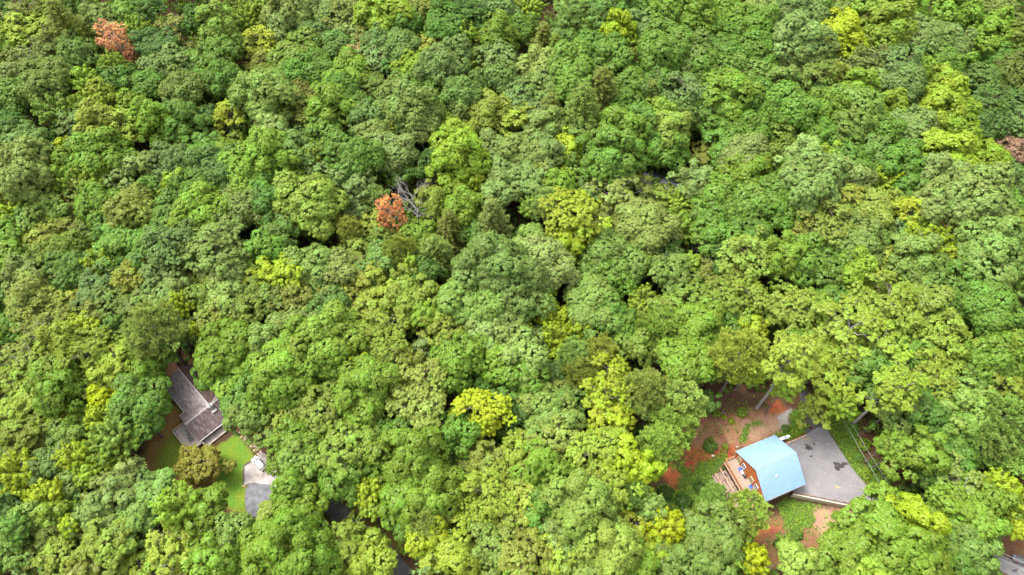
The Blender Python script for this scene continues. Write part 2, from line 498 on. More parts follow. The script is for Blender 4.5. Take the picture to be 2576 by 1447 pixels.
def hemlock(seed, R, H):
    """fine flat sprays round a leader that shows through"""
    rng = np.random.default_rng(seed)
    zc = H-R*1.35
    cc, out, ct, tips = [], [], [], []
    levels = int(9+R*1.2)
    for i in range(levels):
        s = i/(levels-1); z = zc-R*1.1+s*R*2.4; rr = R*(1.05-s*.82)*(.85+.3*rng.random())
        nb = int(5+rr*1.6)
        for j in range(nb):
            a = 2*pi*(j+rng.random()*.8)/nb+i*1.1
            d = np.array([cos(a), sin(a), -.08+.22*s]); L = rr*(.7+.45*rng.random())
            n = int(3+L*2.3); u = .25+.75*np.linspace(0, 1, n)
            p = np.array([0, 0, z])+d*L*u[:, None]+rng.normal(0, .22, (n, 3)); p[:, 2] -= .25*u*u
            cc.append(p); out.append(np.repeat(np.array([[0, 0, 1.0]]), n, 0)); ct.append(.5+rng.normal(0, .1)+rng.normal(0, .12, n))
            if j % 2 == 0: tips.append(p[-1])
    cc, out, ct = map(np.concatenate, (cc, out, ct))
    V = leaf_quads(cc, np.full(len(cc), .5), out, ct, 20, .25, rng, up=.1, aspect=.6, fill=.1)
    t = trunk_mb(H, .1+.03*R, [q for q in tips if rng.random() < .5], H*.25, rng)
    return make_mesh('hemlock_crown', [V]), t, zc

def snag(seed, H, R, r0, lean=(0, 0), fork=.45, n=9, sub=5):
    """a bare dead tree as one branching mesh"""
    rng = np.random.default_rng(seed); m = MB()
    L = np.array([lean[0], lean[1], 1.0])
    pts = [L*H*t+np.append(rng.normal(0, .12, 2), 0)*t for t in (-.06, .15, .35, .55, .75, .9, 1)]
    m.tube(pts, [r0*1.2, r0, r0*.85, r0*.7, r0*.45, r0*.25, r0*.07], 6)
    for i in range(n):
        t = fork+(1-fork)*i/n; a = i*2.4+rng.random(); b = L*H*t
        ln = R*(1.15-.55*(t-fork)/(1-fork))*(.6+.5*rng.random())
        d = unit(np.array([cos(a), sin(a), .55+.5*rng.random()]))
        e = b+d*ln; mid = b+d*ln*.5+np.array([0, 0, -.12*ln])
        rr = r0*.42*(1.1-t*.6)
        m.tube([b, mid, e], [rr, rr*.65, rr*.22], 5, False)
        for k in range(sub):
            s = b+(e-b)*(.3+.65*rng.random()); dd = unit(d+rng.normal(0, .55, 3)); l2 = ln*(.25+.35*rng.random())
            e2 = s+dd*l2; m.tube([s, (s+e2)/2+rng.normal(0, .08*l2, 3), e2], [rr*.42, rr*.3, rr*.12], 4, False)
            for _ in range(2):
                s3 = s+(e2-s)*(.4+.6*rng.random()); e3 = s3+unit(dd+rng.normal(0, .7, 3))*l2*.5
                m.tube([s3, e3], [rr*.2, rr*.08], 4, False)
    return m

for i in range(4):
    for sz, R, H in (('S', 3.6, 14.5), ('M', 5.8, 19), ('L', 8.2, 22.5)):
        cm, t, zc = oak(100+i*10+int(R), R, H, clump=(.62, .48, .80, .56)[i]); add_proto('oak', sz, cm, t, M_BARK, R, zc)
for i in range(2):
    cm, t, zc = oak(200+i, 6.6, 20, twiggy=True); add_proto('oak', 'W', cm, t, M_DEAD, 6.6, zc)
    cm, t, zc = oak(210+i, 6.6, 27); add_proto('oak', 'T', cm, t, M_PALEBARK, 6.6, zc)
for i in range(3):
    for sz, R, H in (('S', 3.8, 15), ('M', 5.8, 19), ('L', 7.8, 22)):
        cm, t, zc = hickory(700+i*10+int(R), R, H); add_proto('hickory', sz, cm, t, M_BARK, R, zc)
    cm, t, zc = hickory(760+i, 6.6, 20.5, twiggy=True); add_proto('hickory', 'W', cm, t, M_DEAD, 6.6, zc)
cm, t, zc = hickory(780, 6.6, 27); add_proto('hickory', 'T', cm, t, M_PALEBARK, 6.6, zc)
for i in range(3):
    for sz, R, H in (('S', 3.6, 17), ('M', 5.4, 22), ('L', 7.4, 25)):
        cm, t, zc = poplar(300+i*10+int(R), R, H); add_proto('poplar', sz, cm, t, M_BARK, R, zc)
for i in range(4):
    for sz, R, H in (('S', 3.1, 17.5), ('M', 4.8, 19.5), ('L', 6.4, 20.5)):
        cm, t, zc = maple(400+i*10+int(R), R, H); add_proto('maple', sz, cm, t, M_BARK, R, zc)
for i in range(3):
    cm, t, zc = pine(500+i, 5.2, 23); add_proto('pine', 'M', cm, t, M_BARK, 5.2, zc)
for i in range(3):
    cm, t, zc = hemlock(600+i, 4.8, 20); add_proto('hemlock', 'M', cm, t, M_BARK, 4.8, zc)

# leaf colours (albedo, linear)
PAL = dict(g=(.066, .124, .016), d=(.041, .084, .012), b=(.076, .121, .029), s=(.112, .156, .036), l=(.113, .172, .014),
           y=(.178, .222, .005), o=(.094, .113, .018), w=(.132, .163, .020), r=(.33, .115, .034), k=(.19, .11, .065))
CNAME = dict(g='mid green', d='dark green', b='grey green', s='pale green', l='lime green', y='yellow green', o='olive', w='straw green', r='rust orange', k='pinkish tan')

# ------------------------------------------------------------------ the trees of the photograph: x y radius colour+kind ;
# kinds: O oak, P poplar, M maple, N pine, H hemlock; W = with bare grey twigs, T = on a tall pale trunk
TREES = """
60 30 45 oW;105 38 40 lM;62 80 60 wl;165 65 55 oH;225 95 35 lM;250 50 35 sP;310 40 40 g;340 80 35 lM;395 115 50 db;450 80 45 oW;375 20 35 d;500 60 40 d;545 70 50 slP;
620 50 40 lM;560 130 45 g;630 120 35 w;140 120 45 o;195 140 50 gb;290 165 28 lM;80 165 60 bo;120 205 60 bo;40 240 65 g;215 205 32 lM;260 245 38 wlP;300 200 50 gd;370 220 50 g;
460 230 55 bo;430 160 55 b;500 160 45 g;560 200 50 g;620 230 40 w;150 285 50 lgM;205 270 25 lM;330 265 35 lP;190 310 38 b;250 320 55 wP;320 320 50 wl;390 310 50 lg;470 320 55 gP;520 300 30 db;
580 290 45 wy;30 320 40 d;60 350 45 b;25 150 30 w;10 30 35 d;15 100 40 l;
669 25 45 lM;726 25 50 sP;711 75 35 sP;669 105 50 yw;664 170 45 wo;799 25 55 b;864 45 65 os;784 90 50 b;876 88 35 s;919 105 45 o;969 38 60 l;951 112 45 b;839 120 50 bg;1031 50 50 g;1060 30 45 o;
1014 120 50 gb;1074 120 42 w;1119 62 55 gd;1156 30 45 d;1206 38 50 d;1256 32 45 b;1169 88 30 lM;1256 85 45 lg;1214 100 30 o;744 150 70 go;794 175 55 g;909 140 40 ok;944 150 40 b;869 190 60 gl;936 215 35 og;
976 170 35 d;1044 165 45 l;1119 162 60 b;1156 150 40 og;1189 170 40 wlM;1251 150 45 b;669 245 65 gsP;724 225 40 bd;764 250 50 o;784 290 40 ow;751 195 50 g;856 235 50 g;831 275 60 lg;894 275 40 g;819 340 45 g;
681 320 40 sP;700 352 35 sP;751 338 30 bd;994 250 55 og;1031 212 45 g;1074 225 40 g;1144 212 36 lM;1219 208 35 o;1256 200 50 bg;1169 240 50 gs;1119 262 40 g;1031 275 60 sg;924 300 45 b;981 312 50 w;944 345 50 s;
1056 312 50 sW;1161 300 40 obH;1106 312 40 lw;1231 288 55 wP;1281 275 40 wW;1156 345 50 wl;
1303 75 45 g;1330 20 40 lM;1420 25 55 bNT;1366 105 45 oH;1395 128 30 loH;1425 92 35 db;1488 65 35 lM;1553 82 42 ylP;1526 32 50 gb;1578 118 35 lM;1500 120 50 g;1545 145 45 g;1438 162 60 g;1583 162 30 oH;
1583 25 45 g;1633 70 50 b;1688 25 60 lg;1750 38 60 lg;1813 38 55 lg;1763 70 50 dg;1675 120 65 g;1738 150 60 sg;1875 62 60 g;1908 38 50 s;1825 120 60 g;1888 125 60 g;1363 175 55 s;1443 212 60 g;1388 220 60 sg;
1663 180 55 g;1588 212 50 g;1650 212 50 gb;1775 180 60 g;1850 188 60 gb;1913 188 50 g;1513 225 55 oH;1463 278 60 ogH;1575 250 45 g;1633 245 40 oH;1725 238 55 b;1718 288 42 bN;1825 245 65 lg;1908 250 60 g;
1338 275 50 b;1303 240 45 b;1300 300 45 wl;1383 280 35 oH;1375 325 50 s;1478 338 45 sgP;1555 330 60 glP;1563 295 45 g;1613 320 45 gP;1663 295 45 glP;1678 338 50 slP;1783 295 60 g;1838 325 55 g;1893 330 50 g;
1425 350 28 ylM;1510 352 40 gs;
2007 32 60 b;2070 22 45 g;2112 92 60 ylP;2140 25 45 bo;2202 20 60 lg;2195 55 45 o;2232 75 60 lwP;2290 20 45 lg;2315 88 65 sb;2382 108 60 s;2357 150 55 g;2407 25 60 lg;2507 30 60 bo;2495 88 60 lg;2552 100 55 go;
2520 150 55 gd;2470 200 55 bd;2545 190 55 do;2557 255 50 db;2482 262 55 bd;2470 315 50 bd;2557 312 50 b;2545 375 38 kO;1957 45 50 gb;2002 105 65 sb;1970 138 60 s;2037 130 60 bs;2025 65 35 b;2057 200 50 og;
2102 192 40 oN;2177 162 50 ob;2252 162 60 b;2265 212 55 b;2207 200 45 s;2302 188 45 lP;2342 200 35 wo;2367 220 50 lP;2182 220 25 ylM;2152 225 45 lg;2137 235 30 o;2370 275 65 lP;2395 312 60 lP;1957 225 50 sg;
1982 270 60 g;2062 250 40 d;2152 270 60 gs;2232 275 45 lP;2132 312 65 go;2295 325 60 sb;2307 270 50 s;2207 320 50 g;2082 282 45 lg;1957 325 55 wg;2057 332 50 g;2407 350 50 l;
50 424 75 s;112 398 50 bd;168 376 28 yM;180 411 35 g;202 411 35 d;162 453 38 lM;245 398 65 lg;212 468 50 owM;238 448 40 lM;312 431 50 s;300 478 45 b;375 423 45 s;438 411 60 b;512 381 50 g;575 386 50 gl;620 411 60 gl;
550 426 60 bd;390 473 40 gP;450 468 32 l;500 473 60 g;588 486 45 s;605 531 55 bs;625 473 45 gl;38 531 55 ylM;120 521 50 sg;188 516 45 o;160 551 45 ob;25 586 50 g;82 556 45 gs;112 598 50 wo;262 526 55 lg;332 533 60 sw;
362 573 45 wo;282 573 55 g;438 548 60 g;512 536 60 lg;462 586 50 g;538 586 45 d;175 581 45 o;212 611 50 do;288 623 55 g;370 623 50 g;38 648 50 lg;150 648 60 go;175 681 60 gb;260 668 48 lyM;325 661 40 d;438 623 70 b;
412 673 70 b;550 623 75 bo;462 661 30 wH;512 693 35 wo;570 691 50 s;625 693 45 w;88 698 60 sP;25 693 40 d;542 578 20 lM;245 711 45 b;338 693 45 wo;
682 398 60 lg;669 456 50 g;732 386 50 sg;799 398 45 loM;882 398 65 g;807 436 38 bs;882 444 65 b;976 381 60 sb;1082 411 40 d;1006 430 35 gd;1156 398 70 l;1232 398 60 s;1264 436 55 sb;1194 466 40 lyM;784 511 75 gw;
807 541 60 wl;732 536 55 go;707 573 45 gb;682 511 50 d;894 501 50 b;939 500 35 og;879 581 30 oN;1082 491 34 wo;1106 511 40 loH;1169 523 50 lg;1239 548 50 boH;1256 486 45 s;939 561 33 wl;1056 598 45 gl;
1006 635 45 oN;1094 636 60 ogH;1131 573 45 oH;674 623 45 g;706 686 55 yl;794 673 60 sg;856 686 55 so;889 631 45 wg;956 661 50 gb;931 698 45 w;1036 676 30 lM;1026 698 35 wl;1244 673 85 sg;1075 690 40 d;959 600 40 wg;1206 581 45 g;
1325 386 60 s;1370 386 45 sb;1338 443 50 sb;1423 386 45 ylP;1370 443 32 woM;1445 441 45 lsM;1483 386 50 gP;1543 398 65 gP;1525 436 50 g;1668 374 50 gP;1770 393 40 wo;1825 381 50 g;1875 398 60 s;1580 444 36 w;1712 408 22 ws;
1650 494 46 wg;1745 461 45 s;1473 486 40 bd;1545 486 70 osW;1538 536 55 oW;1408 468 40 lg;1338 523 32 lgM;1380 516 45 bsN;1433 541 75 wy;1408 623 50 lyP;1500 598 45 wy;1625 573 75 so;1713 511 45 lM;1700 573 50 lgM;1650 618 45 d;
1813 498 70 g;1875 448 60 lg;1900 511 60 g;1800 548 50 g;1763 586 30 lg;1808 598 50 g;1850 573 45 g;1895 586 45 g;1343 588 17 yM;1338 623 55 sg;1363 673 80 s;1538 648 75 gs;1488 681 55 g;1550 693 60 g;1620 661 32 ylM;1680 661 45 b;
1738 665 27 lM;1688 698 55 gs;1775 686 50 oW;1825 661 40 d;1875 648 65 wg;1850 698 50 w;
1962 398 50 wg;2020 398 45 s;2087 403 38 lP;1995 431 40 l;2045 448 75 sb;2120 448 55 s;2145 393 45 g;2212 398 50 gb;2215 453 45 lyM;2277 406 50 gd;2370 398 75 l;2477 411 50 l;2545 443 50 db;2287 466 50 g;2357 443 60 s;2445 461 45 lw;
1970 486 50 g;2052 511 65 gw;2127 506 50 w;2187 531 60 sw;2095 568 65 wo;2020 586 55 wo;2182 586 55 sg;2255 518 40 wl;2290 536 45 wy;2342 543 35 wr;2302 573 40 lM;2357 501 50 s;2445 511 85 s;2407 561 65 s;2515 491 30 oyM;
2545 523 45 g;2557 561 50 wg;1957 535 45 g;2157 611 65 gs;2107 648 50 g;2265 591 40 b;2332 623 60 ylM;2395 673 50 ylM;2220 648 40 w;2295 648 65 sg;2345 693 50 sg;2007 661 60 g;2057 673 55 gs;1965 648 50 lg;2150 686 55 l;2495 636 75 sg;
2545 673 60 lg;2432 623 50 s;2457 698 50 g;
25 758 45 d;88 751 65 swP;25 821 50 g;120 786 60 wo;162 766 45 w;175 806 45 wo;238 753 45 b;282 766 50 og;350 758 55 od;405 766 50 do;458 766 32 lyM;425 736 40 s;520 746 50 go;575 741 50 s;220 833 45 lyM;295 828 40 gM;238 796 40 o;
388 828 70 obN;450 841 45 od;495 831 20 yM;562 788 60 wo;620 783 50 wg;100 853 60 woW;175 871 60 lo;225 901 65 wl;288 921 60 wl;75 908 60 woW;130 933 55 wg;175 958 50 lg;50 958 55 wl;75 1008 60 wl;138 991 55 lg;25 1033 60 ol;
375 901 48 dg;362 946 42 lg;250 983 45 wo;265 1008 42 yP;262 1060 45 ylM;350 1015 70 gP;360 1058 48 gd;175 1033 50 g;150 1058 45 lw;570 880 72 gl;540 930 45 g;596 950 62 gl;625 985 60 g;638 846 26 lyM;632 1046 46 sg;680 900 50 g;
669 741 50 og;744 758 60 o;799 753 45 d;706 724 35 lyM;839 778 50 gb;881 803 45 ow;881 753 45 wo;939 771 50 w;981 758 55 wl;1036 753 55 gw;969 828 65 wl;1069 796 30 lM;1106 821 50 wo;906 845 40 g;1194 758 80 sg;1256 821 75 s;
1219 841 60 s;1256 751 60 s;731 813 50 sb;794 816 45 bs;831 858 75 lg;764 871 65 lg;839 916 60 lg;681 866 55 sg;719 933 75 lg;700 983 65 lg;889 886 38 g;969 876 60 ol;909 926 30 ylM;919 971 65 lg;986 908 45 o;1031 908 38 wW;
1069 881 32 sb;1151 906 70 gl;1056 971 70 ws;1019 1021 60 wsW;1069 1033 60 ws;806 1033 60 wg;739 1021 55 wo;856 1008 55 wg;919 1046 50 lg;725 1062 50 w;1206 1038 66 yyl;1256 921 50 lg;1219 958 40 d;1264 996 50 dg;794 958 45 dg;
1313 746 75 sg;1375 783 45 wyP;1388 821 40 wo;1448 838 40 ylM;1395 848 42 ylM;1413 883 30 ylM;1488 771 75 gs;1525 803 60 g;1615 753 38 lM;1605 791 38 lM;1688 783 55 wg;1663 821 55 ogN;1583 846 45 g;1600 876 45 go;1675 871 50 og;
1750 833 65 lg;1713 901 65 lgT;1763 766 50 wg;1825 753 60 wg;1888 758 60 wl;1825 813 50 g;1893 833 42 ywP;1838 876 65 woNT;1800 908 50 osN;1888 921 45 ly;1313 896 60 s;1338 871 50 bs;1375 933 50 bd;1450 896 45 bsN;1505 896 55 oN;
1463 933 45 oN;1538 958 65 yl;1525 996 60 ylW;1538 1046 60 yl;1630 983 55 soN;1638 1016 45 sN;1713 1008 55 sN;1700 1056 58 slN;1775 1012 28 bg;1438 1008 50 bg;1400 983 45 sw;1350 1008 55 swW;1388 1058 65 sg;1313 946 50 g;1325 1046 50 d;
1995 783 70 wg;2070 788 55 gl;2107 766 55 gd;2232 771 80 wl;2182 746 50 w;2295 746 55 sl;2332 783 65 ls;2270 821 60 wl;2407 766 60 g;2495 783 65 g;2132 833 75 wlW;2207 871 75 wlW;2020 858 50 gl;1995 891 62 wlT;2045 916 50 wl;
2107 896 55 wl;2132 916 50 wl;2282 883 60 g;2370 846 65 wg;2257 908 55 wl;2370 908 70 wl;2495 901 65 gl;2557 883 55 ogN;2545 938 26 kw;2532 968 50 ol;2195 933 55 dg;2082 971 55 wl;2057 1033 45 wl;2118 1022 40 lM;2245 946 50 wsW;
2257 996 62 wlT;2245 1030 50 gs;2357 971 55 wl;2445 971 50 sg;2507 1021 60 sgNT;2445 1033 60 sg;2345 1033 55 gd;2420 1071 50 g;1975 975 30 lM;2330 900 50 wl;
50 1102 60 ol;75 1120 50 wo;176 1102 50 go;290 1107 66 lgM;139 1163 50 bs;194 1153 45 lyM;222 1188 40 l;277 1153 45 lM;55 1188 50 lyM;93 1223 45 lyM;121 1253 45 lyM;121 1223 35 ok;181 1218 40 sb;323 1188 36 sP;352 1212 33 b;392 1208 24 b;
262 1216 35 sP;290 1253 55 s;252 1291 50 s;374 1256 60 gs;328 1304 60 gs;449 1275 56 lM;510 1286 60 lg;277 1359 60 ol;272 1410 55 ol;202 1289 35 bd;214 1314 40 os;181 1321 25 lyM;139 1296 45 l;88 1291 45 go;38 1329 40 gM;126 1347 50 so;
38 1372 50 sg;76 1397 50 o;151 1397 55 ol;214 1430 50 o;429 1359 60 wlW;441 1410 65 wlW;353 1422 45 wl;542 1334 42 g;593 1340 50 sg;605 1376 60 gl;542 1410 60 lg;618 1422 60 lg;20 1258 45 d;20 1150 50 o;
669 1097 42 og;730 1127 58 gl;742 1170 52 sg;770 1107 50 wg;783 1145 60 gl;858 1183 55 g;883 1127 65 wg;941 1132 55 wg;984 1097 50 g;1035 1145 75 lg;1017 1188 60 gl;1085 1208 70 lg;1010 1258 62 lg;1073 1271 65 lg;934 1188 40 g;
929 1240 36 ylM;938 1280 26 lM;883 1225 40 gd;1020 1309 45 g;1078 1316 50 soN;1148 1183 40 bg;1224 1165 55 wo;1211 1208 55 wl;1249 1195 50 wl;1231 1253 70 wl;1262 1271 55 wl;1085 1359 60 ly;1136 1405 65 lw;1211 1334 60 wo;1236 1384 60 sg;
735 1238 46 lg;765 1232 40 wg;720 1276 46 lg;757 1296 60 gl;690 1302 46 wg;745 1347 70 lg;682 1384 70 lg;783 1410 70 lg;858 1384 58 wl;885 1338 36 wlW;938 1356 25 wsW;940 1410 60 lw;1156 1087 50 g;
1313 1132 55 wl;1401 1107 60 ws;1359 1165 50 lg;1326 1221 60 wl;1313 1271 55 w;1313 1309 60 wo;1401 1203 45 lgM;1490 1145 70 wl;1540 1120 55 wl;1565 1158 60 ly;1618 1183 46 ly;1666 1118 55 slN;1515 1233 70 wl;1464 1271 80 sl;1596 1253 46 bdN;
1641 1279 38 gsM;1598 1316 45 wy;1679 1329 50 yM;1661 1372 45 yl;1490 1334 70 sl;1540 1384 70 ls;1414 1347 50 s;1401 1397 55 wl;1477 1410 60 sl;1313 1410 60 wo;1603 1417 50 gl;1704 1410 50 gs;1742 1321 38 sg;1805 1347 72 gs;
1843 1368 45 lg;1780 1397 62 sg;1792 1253 38 sgN;1882 1284 52 lsN;1893 1410 42 yM;1360 1280 50 g;1720 1365 50 g;
2206 1318 62 lg;2228 1250 34 lg;2244 1372 85 lg;2143 1376 68 lg;2289 1327 70 ly;2311 1394 75 lg;2177 1430 60 l;1999 1408 48 sl;2057 1428 48 sl;2256 1132 46 lgM;2228 1122 26 lgM;2311 1140 58 lg;2490 1100 55 sgN;2525 1145 60 gsNT;
2400 1207 60 wsW;2378 1269 62 lgW;2445 1296 60 gl;2400 1332 55 gs;2490 1269 50 lg;2556 1260 40 ylM;2512 1229 45 ylM;2547 1292 45 ylM;2445 1372 55 sg;2440 1415 50 sg;2400 1412 55 gd;2378 1095 50 gd;2422 1149 50 g;2350 1190 45 g;2562 1332 24 lyM
"""
CLEAR_PX = [   # pixel outlines of the open ground; no filler trees there
 [(1730, 1005), (1985, 1000), (2095, 940), (2130, 1030), (2225, 1225), (2180, 1290), (2140, 1330), (2050, 1410), (1900, 1400), (1780, 1300), (1640, 1290), (1590, 1190), (1690, 1110)],
 [(370, 940), (560, 890), (620, 1090), (690, 1130), (740, 1215), (690, 1310), (600, 1330), (540, 1290), (430, 1260), (330, 1180), (350, 1120), (430, 1060)],
 [(780, 1230), (900, 1290), (1030, 1400), (1050, 1460), (960, 1460), (900, 1340), (780, 1270)],
 [(2490, 1380), (2600, 1350), (2600, 1470), (2490, 1470)]]
CLEAR_W = [[ray_to(px, py, 0)[:2] for px, py in c] for c in CLEAR_PX]
OPENMASK = lambda x, y: np.min([poly_sd(x, y, c) for c in CLEAR_W], axis=0)

recs = []
for s in TREES.replace('\n', '').split(';'):
    p = s.split()
    if len(p) < 4: continue
    px, py, r, code = float(p[0]), float(p[1]), float(p[2]), p[3]
    cols = [c for c in code if c in PAL]; fl = [c for c in code if c.isupper()]
    kind = {'P': 'poplar', 'M': 'maple', 'N': 'pine', 'H': 'hemlock'}.get(next((c for c in fl if c in 'PMNH'), ''), 'oak')
    recs.append(dict(px=px, py=py, r=r, cols=cols, kind=kind, W='W' in fl, T='T' in fl))
for t in recs:
    if t['kind'] == 'oak' and t['cols'][0] in 'woy': t['kind'] = 'hickory'
_kr = random.Random(3)
for t in recs:
    if t['kind'] == 'oak' and not (t['T'] or t['W']):
        u = _kr.random()
        if t['cols'][0] == 'l' and u < .80: t['kind'] = 'poplar'
        elif t['cols'][0] in 'bd' and u < .42: t['kind'] = 'hickory'
        elif t['cols'][0] == 's' and u < .25: t['kind'] = 'poplar'
        elif t['cols'][0] == 'g' and t['r'] < 50 and u < .2: t['kind'] = 'poplar'

# ------------------------------------------------------------------ low trees under the canopy and the wood beyond the frame: masses nobody could count
def mass(name, spots, seed, label=None):
    rng = np.random.default_rng(seed); VV, TT, CC = [], [], []
    for (x, y, z, R, h, col, q) in spots:
        n = max(6, int(q*R*R*1.7)); D = sphere_dirs(n, rng, -.3)
        lob = 1+.2*np.sin(3*np.arctan2(D[:, 1], D[:, 0])+rng.random()*6)
        p = D*np.array([R, R, R*.8])*(.6+.42*rng.random((n, 1)))*lob[:, None]+np.array([x, y, z+h-R*.7])
        V, T = leaf_quads(p, np.full(n, .75 if q >= 1 else 1.1), D, .5+rng.normal(0, .16, n), 15, .5 if q >= 1 else .85, rng)
        VV.append(V); TT.append(T); CC.append(np.repeat(np.append(col, 1.0)[None], len(V), 0))
    V = np.concatenate(VV); me = np_mesh(name, V, np.arange(len(V)).reshape(-1, 4), np.concatenate(TT))
    at = me.attributes.new('leafcol', 'FLOAT_COLOR', 'POINT'); at.data.foreach_set('color', np.concatenate(CC).astype(np.float32).ravel())
    me.materials.append(M_MASS)
    o = bpy.data.objects.new(name, me); COL.objects.link(o); o['kind'] = 'stuff'
    return o
rr = random.Random(5)
spots = []
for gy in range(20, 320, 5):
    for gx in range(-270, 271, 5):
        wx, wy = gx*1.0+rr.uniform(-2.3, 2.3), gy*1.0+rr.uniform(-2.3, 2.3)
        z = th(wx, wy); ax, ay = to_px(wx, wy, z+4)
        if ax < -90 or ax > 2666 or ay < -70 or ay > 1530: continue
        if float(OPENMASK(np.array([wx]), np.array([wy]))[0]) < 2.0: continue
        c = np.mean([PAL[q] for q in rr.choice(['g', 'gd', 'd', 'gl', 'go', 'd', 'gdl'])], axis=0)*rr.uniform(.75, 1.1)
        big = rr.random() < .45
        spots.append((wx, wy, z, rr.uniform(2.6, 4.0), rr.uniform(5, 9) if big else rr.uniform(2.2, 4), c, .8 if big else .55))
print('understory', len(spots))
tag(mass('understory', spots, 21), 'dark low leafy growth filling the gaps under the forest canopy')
spots = []
for gy in range(-20, 345, 10):
    for gx in range(-330, 331, 10):
        x, y = gx+rr.uniform(-4, 4), gy+rr.uniform(-4, 4)
        ax, ay = to_px(x, y, 13+th(x, y))
        if -18 < ax < 2594 and -12 < ay < 1458: continue
        if math.hypot(x-130, y-34) < 15: continue
        if ax < -560 or ax > 3136 or ay < -190 or ay > 1850: continue
        c = np.mean([PAL[q] for q in rr.choice(['g', 'gs', 'b', 'lg', 'wo', 'go', 'gl', 's'])], axis=0)
        spots.append((x, y, th(x, y), rr.uniform(4.5, 7.5), rr.uniform(15, 21), c, .45))
print('belt', len(spots))
tag(mass('woodland', spots, 22), 'more of the same mixed woodland reaching past the edges of the view')

KIND_NAME = dict(oak='oak_tree', hickory='hickory_tree', poplar='poplar_tree', maple='maple_tree', pine='pine_tree', hemlock='hemlock_tree')
BASES = {(1995, 891): (1903, 1027), (2257, 996): (2145, 1067), (1838, 876): (1806, 995), (1713, 901): (1688, 992), (2525, 1145): (2447, 1187), (2507, 1021): (2414, 1122), (1420, 25): (1443, 128)}
tr = random.Random(11)
count = {}
for t in recs:
    k = t['kind']
    t['depth'] = ray_to(t['px'], t['py'], 12)[2]
    Rm = t['r']*(.985 if t['r'] > 36 else 1.1)*t['depth']/FPX
    t['R'] = Rm
    if k in ('pine', 'hemlock'): opts = PROTO[(k, 'M')]
    elif (k, 'W') in PROTO and t['W']: opts = PROTO[(k, 'W')]
    elif (k, 'T') in PROTO and t['T']: opts = PROTO[(k, 'T')]
    else:
        cut = dict(oak=(4.6, 6.9), hickory=(4.7, 6.7), poplar=(4.4, 6.3), maple=(3.9, 5.5))[k]
        opts = PROTO[(k, 'S' if Rm < cut[0] else 'M' if Rm < cut[1] else 'L')]
    cm, tm, R0, zc0 = tr.choice(opts)
    s = Rm/R0
    sz = (.45+.55*s)*tr.uniform(.86, 1.14)
    if t['T']: sz = max(sz, .96)
    zc = zc0*sz
    bpx = BASES.get((int(t['px']), int(t['py'])))
    if bpx:
        x, y, z, dep = ground_at(*bpx)
        zc = min(np.arange(12, 40, .25), key=lambda h: math.hypot(to_px(x, y, z+h)[0]-t['px'], to_px(x, y, z+h)[1]-t['py']))
        sz = zc/zc0
    else:
        x, y, z, dep = ground_at(t['px'], t['py'], zc)
    t.update(pos=(x, y, z), zc=zc, top=z+zc+Rm)
    root = bpy.data.objects.new(KIND_NAME[k], None); COL.objects.link(root)
    root.empty_display_size = .3
    root.location = (x, y, z); root.rotation_euler = (0, 0, tr.uniform(0, 6.28)); root.scale = (s, s, sz)
    c = bpy.data.objects.new('crown', cm); COL.objects.link(c); c.parent = root
    b = bpy.data.objects.new('trunk', tm); COL.objects.link(b); b.parent = root
    col = np.mean([PAL[q] for q in t['cols']], axis=0)*tr.uniform(.84, 1.16)*(1.6 if k == 'pine' else 1)
    col = col*np.array([tr.uniform(.94, 1.06), 1, tr.uniform(.9, 1.1)])
    c.color = (*[float(q) for q in col], 1)
    t['o'] = root
from collections import Counter
print('trees', len(recs), Counter(t['kind'] for t in recs))

